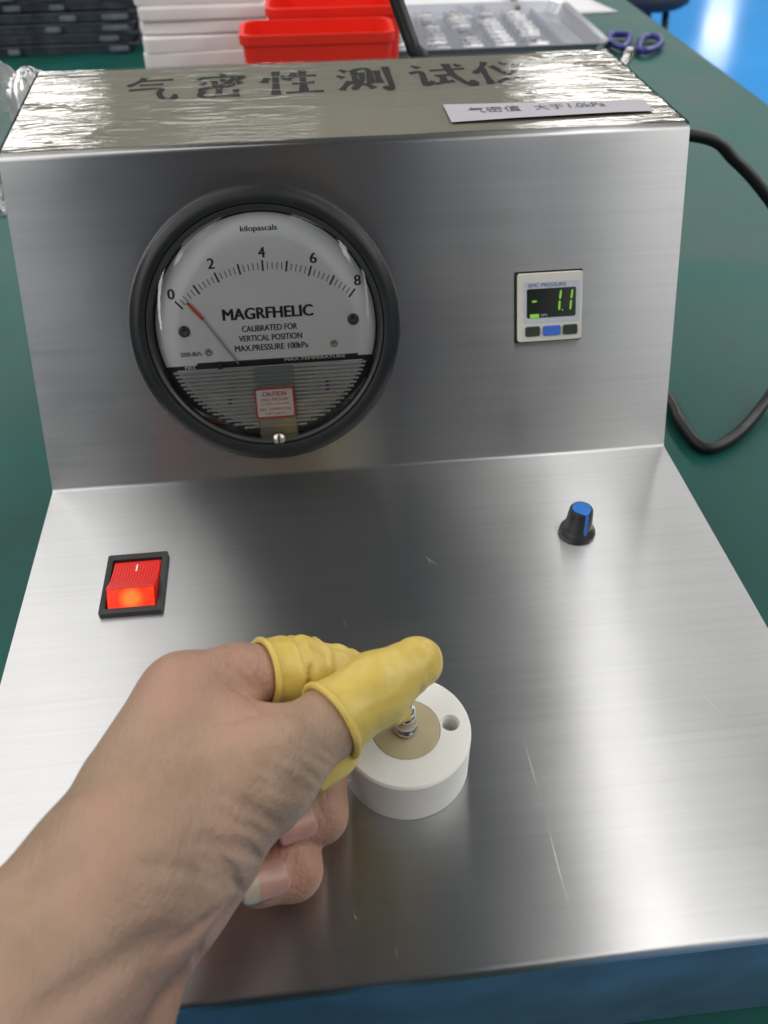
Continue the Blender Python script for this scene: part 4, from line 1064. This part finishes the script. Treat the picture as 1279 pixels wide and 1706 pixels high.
groove(total, [(-59.6, 10.2, 77.2), (-57.2, 9.8, 74.6), (-54.9, 9.8, 71.3), (-53.0, 9.0, 67.2), (-51.5, 9.4, 60.2)], 0.7, 0.26)
groove(total, [(-58.4, 65.4, 69.9), (-55.9, 63.1, 68.3), (-53.5, 61.2, 66.0), (-50.8, 60.0, 63.7), (-47.8, 56.5, 64.5), (-45.3, 52.0, 68.1), (-43.0, 48.4, 70.3)], 1.5, 0.58)
groove(total, [(-55.2, 69.7, 67.2), (-53.3, 66.9, 66.7), (-51.6, 65.0, 64.9), (-49.9, 63.8, 63.2), (-48.3, 63.0, 60.8)], 1.1, 0.49)
groove(total, [(-54.4, 72.0, 66.8), (-52.5, 68.8, 66.6), (-50.7, 66.7, 65.1), (-49.9, 65.0, 64.0), (-49.1, 63.6, 62.5)], 0.8, 0.26)
groove(total, [(-53.8, 68.3, 67.0), (-52.0, 65.9, 65.8), (-50.3, 64.3, 63.7), (-48.7, 63.3, 61.7), (-47.1, 62.8, 58.9)], 0.7, 0.26)
groove(total, [(-50.5, 70.2, 65.9), (-48.7, 67.7, 64.5), (-47.0, 65.9, 62.2), (-46.7, 64.6, 60.3), (-46.4, 63.5, 58.0)], 1.0, 0.40)
groove(total, [(-49.7, 72.5, 65.5), (-47.9, 69.6, 64.4), (-46.2, 67.6, 62.4), (-46.7, 65.6, 61.4), (-47.2, 63.8, 60.0)], 0.8, 0.21)
groove(total, [(-49.2, 69.2, 65.0), (-47.4, 66.9, 63.3), (-45.8, 65.4, 60.6), (-45.5, 64.3, 58.4), (-45.3, 63.7, 55.4)], 0.7, 0.21)
groove(total, [(-65.7, 45.8, 74.6), (-62.2, 45.9, 73.3), (-58.7, 46.0, 72.1), (-54.9, 46.2, 71.5), (-50.8, 45.8, 72.0), (-47.4, 46.4, 71.9), (-44.0, 47.4, 71.0)], 1.6, 0.29)
V, F = surface_net(total.D, total.lo, STEP)
keep = V[:, 2] > -400
person = thing('person', (-95.2, -11.0, 61.4), 'bare left hand and forearm reaching in, pinching the nozzle with yellow finger cots', 'person')

m, nt, b, out = newmat('skin')
n1 = noise(nt, 45, 4, 0.6); n2 = noise(nt, 220, 4, 0.6); n3 = noise(nt, 12, 2, 0.5)
r1 = ramp(nt, n1.outputs['Fac'], [(0.28, (0.29, 0.185, 0.128)), (0.5, (0.37, 0.24, 0.172)), (0.78, (0.44, 0.255, 0.198))])
r3 = ramp(nt, n3.outputs['Fac'], [(0.35, (0.93, 1.0, 0.95)), (0.65, (1.06, 0.94, 0.92))])
mu = N(nt, 'ShaderNodeMix', data_type='RGBA', blend_type='MULTIPLY'); mu.inputs[0].default_value = 1.0
nt.links.new(r1.outputs[0], mu.inputs[6]); nt.links.new(r3.outputs[0], mu.inputs[7])
# tiny moles and freckles
vo = nt.nodes.new('ShaderNodeTexVoronoi'); vo.inputs['Scale'].default_value = 55
tc = nt.nodes.new('ShaderNodeTexCoord'); nt.links.new(tc.outputs['Object'], vo.inputs['Vector'])
fr = ramp(nt, vo.outputs['Distance'], [(0.025, (0.66, 0.5, 0.42)), (0.06, (1, 1, 1))])
mu2 = N(nt, 'ShaderNodeMix', data_type='RGBA', blend_type='MULTIPLY'); mu2.inputs[0].default_value = 0.55
nt.links.new(mu.outputs[2], mu2.inputs[6]); nt.links.new(fr.outputs[0], mu2.inputs[7])
# fingertips and knuckles are redder than the back of the hand
tips = nt.nodes.new('ShaderNodeMapping'); nt.links.new(tc.outputs['Object'], tips.inputs[0])
tg = nt.nodes.new('ShaderNodeTexGradient'); tg.gradient_type = 'SPHERICAL'; nt.links.new(tips.outputs[0], tg.inputs[0])
tr_ = ramp(nt, tg.outputs['Fac'], [(0.05, (1, 1, 1)), (0.55, (1.10, 0.95, 0.93))])
mu3 = N(nt, 'ShaderNodeMix', data_type='RGBA', blend_type='MULTIPLY'); mu3.inputs[0].default_value = 1.0
nt.links.new(mu2.outputs[2], mu3.inputs[6]); nt.links.new(tr_.outputs[0], mu3.inputs[7])
nt.links.new(mu3.outputs[2], b.inputs['Base Color'])
b.inputs['Roughness'].default_value = 0.47
b.inputs['Specular IOR Level'].default_value = 0.4
b.inputs['Subsurface Weight'].default_value = 0.12; b.inputs['Subsurface Radius'].default_value = (1.0, 0.35, 0.2); b.inputs['Subsurface Scale'].default_value = 0.003
# skin lattice and fine creases running across the limb
wv = noise(nt, 1.0, 3, 0.6, (900, 260, 900), rot=(0, 0, 0.7))
vc = nt.nodes.new('ShaderNodeTexVoronoi'); vc.inputs['Scale'].default_value = 900; vc.feature = 'DISTANCE_TO_EDGE'
nt.links.new(tc.outputs['Object'], vc.inputs['Vector'])
rv = ramp(nt, vc.outputs['Distance'], [(0.0, 0.0), (0.2, 1.0)])
b1 = bump(nt, b, wv.outputs['Fac'], 0.6, 0.0008)
b2 = bump(nt, b, rv.outputs[0], 0.25, 0.00018, b1)
bump(nt, b, n2.outputs['Fac'], 0.15, 0.0004, b2)
M['skin'] = m
hand = mesh('hand_and_forearm', V, F, M['skin'], person, smooth=True)
sm = hand.modifiers.new('smooth', 'SMOOTH'); sm.factor = 0.4; sm.iterations = 1
tip_c = (np.array(m_dip) + np.array(r_dip)) / 2 - np.array(WLOC[hand.name])
tips.inputs['Scale'].default_value = (22, 22, 22)
tips.inputs['Location'].default_value = tuple(-tip_c * S * 22)

# fingernails
def nail(base, tip, r0, r1, up, t0, t1, half, name, label, lift=0.25, free=0.0):
    base, tip, up = Vector(base), Vector(tip), Vector(up)
    ax = (tip - base); L = ax.length; ax.normalize()
    up = (up - ax * up.dot(ax)).normalized(); sd = ax.cross(up)
    nu, nv = 14, 14
    V = []; F = []; fm = []
    for j in range(nv + 1):
        v = j / nv
        s = t0 + (t1 - t0) * v
        rr_ = r0 + (r1 - r0) * min(1, max(0, s / L)) + lift
        h = half * (1 - 0.42 * (1 - min(1, v * 3.2)) ** 2) * (1 - 0.35 * max(0, v - 0.8) / 0.2 * max(0, v - 0.8) / 0.2)
        for i in range(nu + 1):
            a = (i / nu * 2 - 1) * h
            edge = 0.35 * (abs(i / nu * 2 - 1) ** 6)
            q = base + ax * s + (up * math.cos(a) + sd * math.sin(a)) * (rr_ - edge)
            V.append(tuple(q))
    for j in range(nv):
        for i in range(nu):
            F.append((j * (nu + 1) + i, j * (nu + 1) + i + 1, (j + 1) * (nu + 1) + i + 1, (j + 1) * (nu + 1) + i))
            fm.append(1 if (j + 0.5) / nv > 1 - free else 0)
    o = mesh(name, V, F, [M['nail'], M['nailtip']], person, smooth=True, solid=0.45, fmats=fm)
    o['label'] = label
M['nail'] = plain('fingernail', (0.44, 0.235, 0.19), 0.33, 0, 0.06, 200, sss=0.1)
M['nailtip'] = plain('nail_free_edge', (0.40, 0.345, 0.26), 0.36, 0, 0.05, 200)
UP = (0.054, -0.439, 0.897)
nail(m_dip, m_tip, 8.6, 7.6, UP, 5.5, 18.0, 0.90, 'fingernail', 'pink nail of the upper curled finger', 0.02, 0.0)
nail(r_dip, r_tip, 8.4, 7.4, UP, 5.5, 21.0, 0.84, 'fingernail', 'long nail with pale free edge on the lower curled finger', 0.05, 0.34)

# ---- finger cots -------------------------------------------------------
m, nt, b, out = newmat('yellow_latex')
n1 = noise(nt, 90, 4, 0.6)
r1 = ramp(nt, n1.outputs['Fac'], [(0.3, (0.55, 0.40, 0.07)), (0.7, (0.64, 0.49, 0.12))])
nt.links.new(r1.outputs[0], b.inputs['Base Color'])
b.inputs['Roughness'].default_value = 0.42
b.inputs['Subsurface Weight'].default_value = 0.2; b.inputs['Subsurface Radius'].default_value = (1, 0.7, 0.2); b.inputs['Subsurface Scale'].default_value = 0.0025
n2 = noise(nt, 1.0, 3, 0.6, (160, 160, 160), dist=1.2)
bump(nt, b, n2.outputs['Fac'], 0.22, 0.0008)
M['latex'] = m

def cot(chain, k, off, rim_c, axis, wr, name, label, folds=(), step=0.7):
    pts = np.array([q for c in chain for q in c[:2]])
    fl = Field(pts.min(0) - 16, pts.max(0) + 16, step)
    for a, b_, ra, rb in chain: fl.add(a, b_, ra, rb, k)
    P = fl.all_pts()
    axn = np.array(axis) / np.linalg.norm(axis); rc = np.array(rim_c)
    s = (P - rc) @ axn
    D0 = fl.D.copy()
    D1 = D0 - off - wr(P, s)
    fl.D = D1
    for fp, fw, fdp in folds: groove2(fl, fp, fw, fdp)
    D1 = np.maximum(fl.D, -s)                     # cut at the rim
    V, F = surface_net(D1, fl.lo, step)
    o = mesh(name, V, F, M['latex'], person, smooth=True)
    o['label'] = label
    sm = o.modifiers.new('smooth', 'SMOOTH'); sm.factor = 0.5; sm.iterations = 2
    return fl, axn

def groove2(fld, pts, width, depth):              # depth < 0 raises a fold instead
    for a, b in zip(pts[:-1], pts[1:]):
        a = np.array(a); b = np.array(b)
        i0, i1 = fld.region(a, b, width * 4)
        if np.any(i1 <= i0): continue
        s = tuple(slice(i0[d], i1[d]) for d in range(3))
        d = capsule(fld.pts(i0, i1), a, b, 0, 0)
        add = depth * np.exp(-(d / width) ** 2)
        fld.D[s] = fld.D[s] + add * 0.5

def loop_at(chain, k, c, axn, off, n=48):
    # outline of the finger in the plane through c across axn
    c = np.array(c); u = np.cross(axn, [0.3, 0.2, 0.9]); u /= np.linalg.norm(u); v = np.cross(axn, u)
    out = []
    for i in range(n):
        a = 2 * math.pi * i / n
        d = u * math.cos(a) + v * math.sin(a)
        r = np.linspace(2, 22, 160)
        P = c + r[:, None] * d
        D = np.full(160, 60.0)
        for A, B, ra, rb in chain: D = smin(D, capsule(P, A, B, ra, rb), k)
        j = np.argmax(D > 0)
        out.append(c + d * (r[j] + off))
    return out

rng = np.random.RandomState(4)
def thumb_wr(P, s):
    w = 0.45 * np.exp(-((s - 31) / 5) ** 2) * np.sin(P[..., 0] * 1.1 + P[..., 1] * 0.7)
    w += 0.35 * np.sin(P[..., 0] * 0.45 + P[..., 2] * 0.55 + 1.0) * np.clip(s / 20, 0, 1)
    w += 0.30 * np.sin(P[..., 0] * 0.25 - P[..., 1] * 0.8 + 2.0)
    return w * 0.28
T_RIM, T_AX = (-26.3, 53.6, 55.4), np.array(t_mid) - np.array((-28.3, 51.5, 55.9))
fl, axT = cot(CHAIN_T, 4.0, 0.9, T_RIM, T_AX, thumb_wr, 'finger_cot', 'smooth yellow latex cot on the thumb', [([(-9.4, 66.4, 64.5), (-8.6, 63.8, 64.7), (-7.8, 61.7, 64.2), (-6.7, 59.3, 63.0), (-5.5, 57.6, 60.7)], 1.6, 0.54), ([(-1.1, 73.7, 61.4), (1.3, 73.2, 61.7), (3.0, 71.5, 61.7), (4.8, 70.5, 60.9)], 1.2, 0.60), ([(-5.6, 68.7, 63.2), (-1.8, 70.3, 62.3), (2.0, 71.6, 61.8)], 1.0, -0.42), ([(5.6, 68.5, 59.5), (4.0, 66.1, 58.5), (2.5, 63.9, 57.2), (0.6, 61.8, 55.9), (-1.2, 60.0, 54.3)], 1.2, 0.66), ([(3.6, 67.5, 60.5), (2.3, 65.2, 59.7), (0.9, 63.2, 58.5), (-0.8, 61.3, 58.1), (-2.5, 59.2, 58.0)], 1.0, -0.42), ([(-19.5, 61.8, 64.4), (-17.2, 63.1, 64.8), (-14.9, 64.3, 65.2)], 1.3, 0.36), ([(-17.9, 50.3, 61.6), (-14.4, 52.4, 60.6), (-10.8, 53.9, 60.4), (-7.5, 55.2, 59.7), (-4.1, 57.2, 58.1)], 1.2, 0.42), ([(-23.4, 54.6, 65.0), (-20.4, 55.6, 64.6), (-17.3, 56.5, 64.2), (-13.8, 57.5, 64.4), (-10.2, 58.7, 64.3)], 1.5, -0.24), ([(-26.5, 61.9, 62.5), (-23.3, 73.4, 49.9), (-20.1, 66.9, 62.0), (-16.4, 68.2, 63.3)], 1.4, 0.36)])
lp = loop_at(CHAIN_T, 4.0, T_RIM, axT, 0.9)
rim = MB().tube(lp, 1.1, 12, closed=True).build('cot_rim', M['latex'], person, smooth=True)
def index_wr(P, s):
    w = np.zeros_like(s)
    for c0, wd, am in ((9, 1.6, -0.9), (7.2, 1.4, 0.35), (16.5, 1.3, 1.3), (19.5, 1.2, -0.7), (25, 2.0, 0.8), (29, 1.8, -0.6), (33, 1.6, 0.5)):
        ph = 2.2 * np.sin(P[..., 2] * 0.25 + c0) + 1.4 * np.sin(P[..., 1] * 0.35 + c0 * 2)
        w += am * np.exp(-((s - c0 + ph * (0.25 if c0 < 12 else 0.8)) / wd) ** 2)
    w += np.clip(s / 18, 0, 1) * (0.6 * np.sin(P[..., 0] * 0.6 + P[..., 2] * 0.7) + 0.4 * np.sin(P[..., 1] * 0.9 - P[..., 2] * 0.5))
    return w
I_RIM, I_AX = (-46.0, 73.6, 52.7), np.array((-43.0, 74.7, 51.3)) - np.array((-48.3, 72.6, 53.5))
fl, axI = cot(CHAIN_I[1:], 4.0, 1.5, I_RIM, I_AX, index_wr, 'finger_cot', 'wrinkled yellow latex cot on the index finger', [([(-40.9, 78.0, 59.9), (-40.3, 75.0, 60.4), (-39.9, 72.6, 60.2), (-39.8, 70.1, 59.2), (-39.8, 68.0, 57.6), (-40.4, 66.1, 55.0), (-41.0, 65.5, 50.7)], 1.0, 1.30), ([(-32.6, 78.8, 57.6), (-32.3, 76.7, 57.8), (-32.1, 74.9, 57.6), (-33.1, 72.5, 57.2), (-34.1, 70.3, 56.6), (-34.5, 68.5, 54.6), (-34.9, 67.1, 51.9)], 1.2, -2.20), ([(-31.3, 77.6, 57.0), (-31.1, 75.9, 57.0), (-31.1, 74.4, 56.6), (-32.1, 72.2, 56.4), (-33.1, 70.2, 56.0), (-33.5, 68.5, 54.1), (-33.9, 67.3, 51.6)], 1.0, 1.80), ([(-27.0, 77.6, 53.4), (-25.3, 76.7, 52.0), (-23.6, 75.5, 51.0), (-22.6, 73.9, 49.9), (-21.8, 61.5, 63.7)], 1.4, -1.40), ([(-28.1, 73.8, 53.9), (-26.9, 73.0, 52.6), (-25.6, 72.4, 50.9), (-25.1, 62.0, 62.8), (-24.7, 59.4, 64.2)], 1.2, 1.20), ([(-35.9, 76.3, 59.3), (-35.6, 73.7, 58.9), (-35.4, 71.7, 57.9), (-36.1, 69.4, 56.6), (-36.9, 67.6, 54.6)], 1.1, 0.80)])
lp = loop_at(CHAIN_I, 4.0, I_RIM, axI, 1.1)
MB().tube(lp, 1.05, 12, closed=True).build('cot_rim', M['latex'], person, smooth=True)
# loose flap of the thumb cot below its rim
FA = [(-21.3, 48.6, 52.0), (-23.4, 44.8, 52.2), (-27.7, 41.3, 52.5), (-32.6, 37.3, 50.5)]
FB = [(-18.2, 52.0, 47.3), (-19.0, 47.4, 45.2), (-22.5, 42.8, 44.3), (-31.4, 37.8, 45.4)]
A_, B_ = spline(FA, 6), spline(FB, 6)
V = []; F = []
for i, (p, q) in enumerate(zip(A_, B_)):
    for k in range(7):
        t = k / 6
        bulge = np.array((0.5, -0.6, -0.6)) * 2.0 * math.sin(math.pi * t)
        V.append(tuple(p * (1 - t) + q * t + bulge))
n = len(A_)
F = [(i * 7 + k, i * 7 + k + 1, (i + 1) * 7 + k + 1, (i + 1) * 7 + k) for i in range(n - 1) for k in range(6)]
mesh('cot_flap', V, F, M['latex'], person, smooth=True, solid=0.9)['label'] = 'loose yellow flap hanging below the thumb cot rim'

# ---- the rest of the operator, standing at the table behind the camera (mirrored darkly in the steel)
M['jacket'] = plain('dark_work_jacket', (0.014, 0.016, 0.022), 0.85, 0, 0.2, 30)
M['hair'] = plain('black_hair', (0.010, 0.009, 0.008), 0.5, 0, 0.2, 80)
def blob(name, caps, k, step, mat, label):
    pts = np.array([q for c in caps for q in c[:2]]); R = max(max(c[2:]) for c in caps)
    fl = Field(pts.min(0) - R - 20, pts.max(0) + R + 20, step)
    P = fl.all_pts()
    D = np.full(fl.n, 900.0)
    for a, b_, ra, rb in caps: D = smin(D, capsule(P, a, b_, ra, rb), k)
    V, F = surface_net(D, fl.lo, step)
    o = mesh(name, V, F, mat, person, smooth=True); o['label'] = label
    sm = o.modifiers.new('smooth', 'SMOOTH'); sm.factor = 0.5; sm.iterations = 3
    return o
f0 = np.array(fore0); fd = f0 - np.array(wrist); fd /= np.linalg.norm(fd)
cuff, elbow = f0 + fd * 62, f0 + fd * 175
yB = -455
blob('jacket_and_trousers', [((-85, yB, -60), (-85, yB + 5, 510), 95, 105), ((75, yB, -60), (75, yB + 5, 510), 95, 105), ((-5, yB + 25, 0), (-5, yB + 20, 490), 105, 110),
     ((-185, yB - 5, 590), (175, yB - 5, 590), 58, 58), ((-5, yB - 5, 600), (-5, yB, 640), 66, 58),
     ((-90, yB - 10, -80), (-110, yB - 30, -760), 88, 52), ((80, yB - 10, -80), (100, yB - 30, -760), 88, 52), ((-110, yB - 30, -780), (-115, yB + 80, -785), 42, 34), ((100, yB - 30, -780), (105, yB + 80, -785), 42, 34),
     ((-190, yB - 5, 585), tuple(elbow + np.array((0, 0, 10))), 55, 43), (tuple(elbow), tuple(cuff), 42, 35),
     ((180, yB - 5, 585), (250, yB - 60, 250), 55, 45), ((250, yB - 60, 250), (150, yB + 30, 20), 43, 38)], 30.0, 9.0, M['jacket'], 'dark jacket and trousers of the operator')
hz_ = 745
blob('head', [((-5, yB, 645), (-5, yB + 10, 705), 52, 52), ((-5, yB - 2, 780), (-5, yB + 12, 790), 84, 78), ((-5, yB + 30, 717), (-5, yB + 40, 735), 50, 54), ((-5, yB + 92, 745), (-5, yB + 84, 775), 11, 7), ((-86, yB + 5, 740), (-86, yB, 770), 8, 12), ((76, yB + 5, 740), (76, yB, 770), 8, 12), ((-25, yB + 82, 717), (15, yB + 82, 717), 7, 7)], 14.0, 5.0, M['skin'], 'head of the operator')
blob('hair', [((-5, yB - 22, 790), (-5, yB - 5, 820), 88, 80), ((-50, yB - 10, 820), (40, yB + 20, 830), 50, 48)], 20.0, 6.0, M['hair'], 'short black hair of the operator')
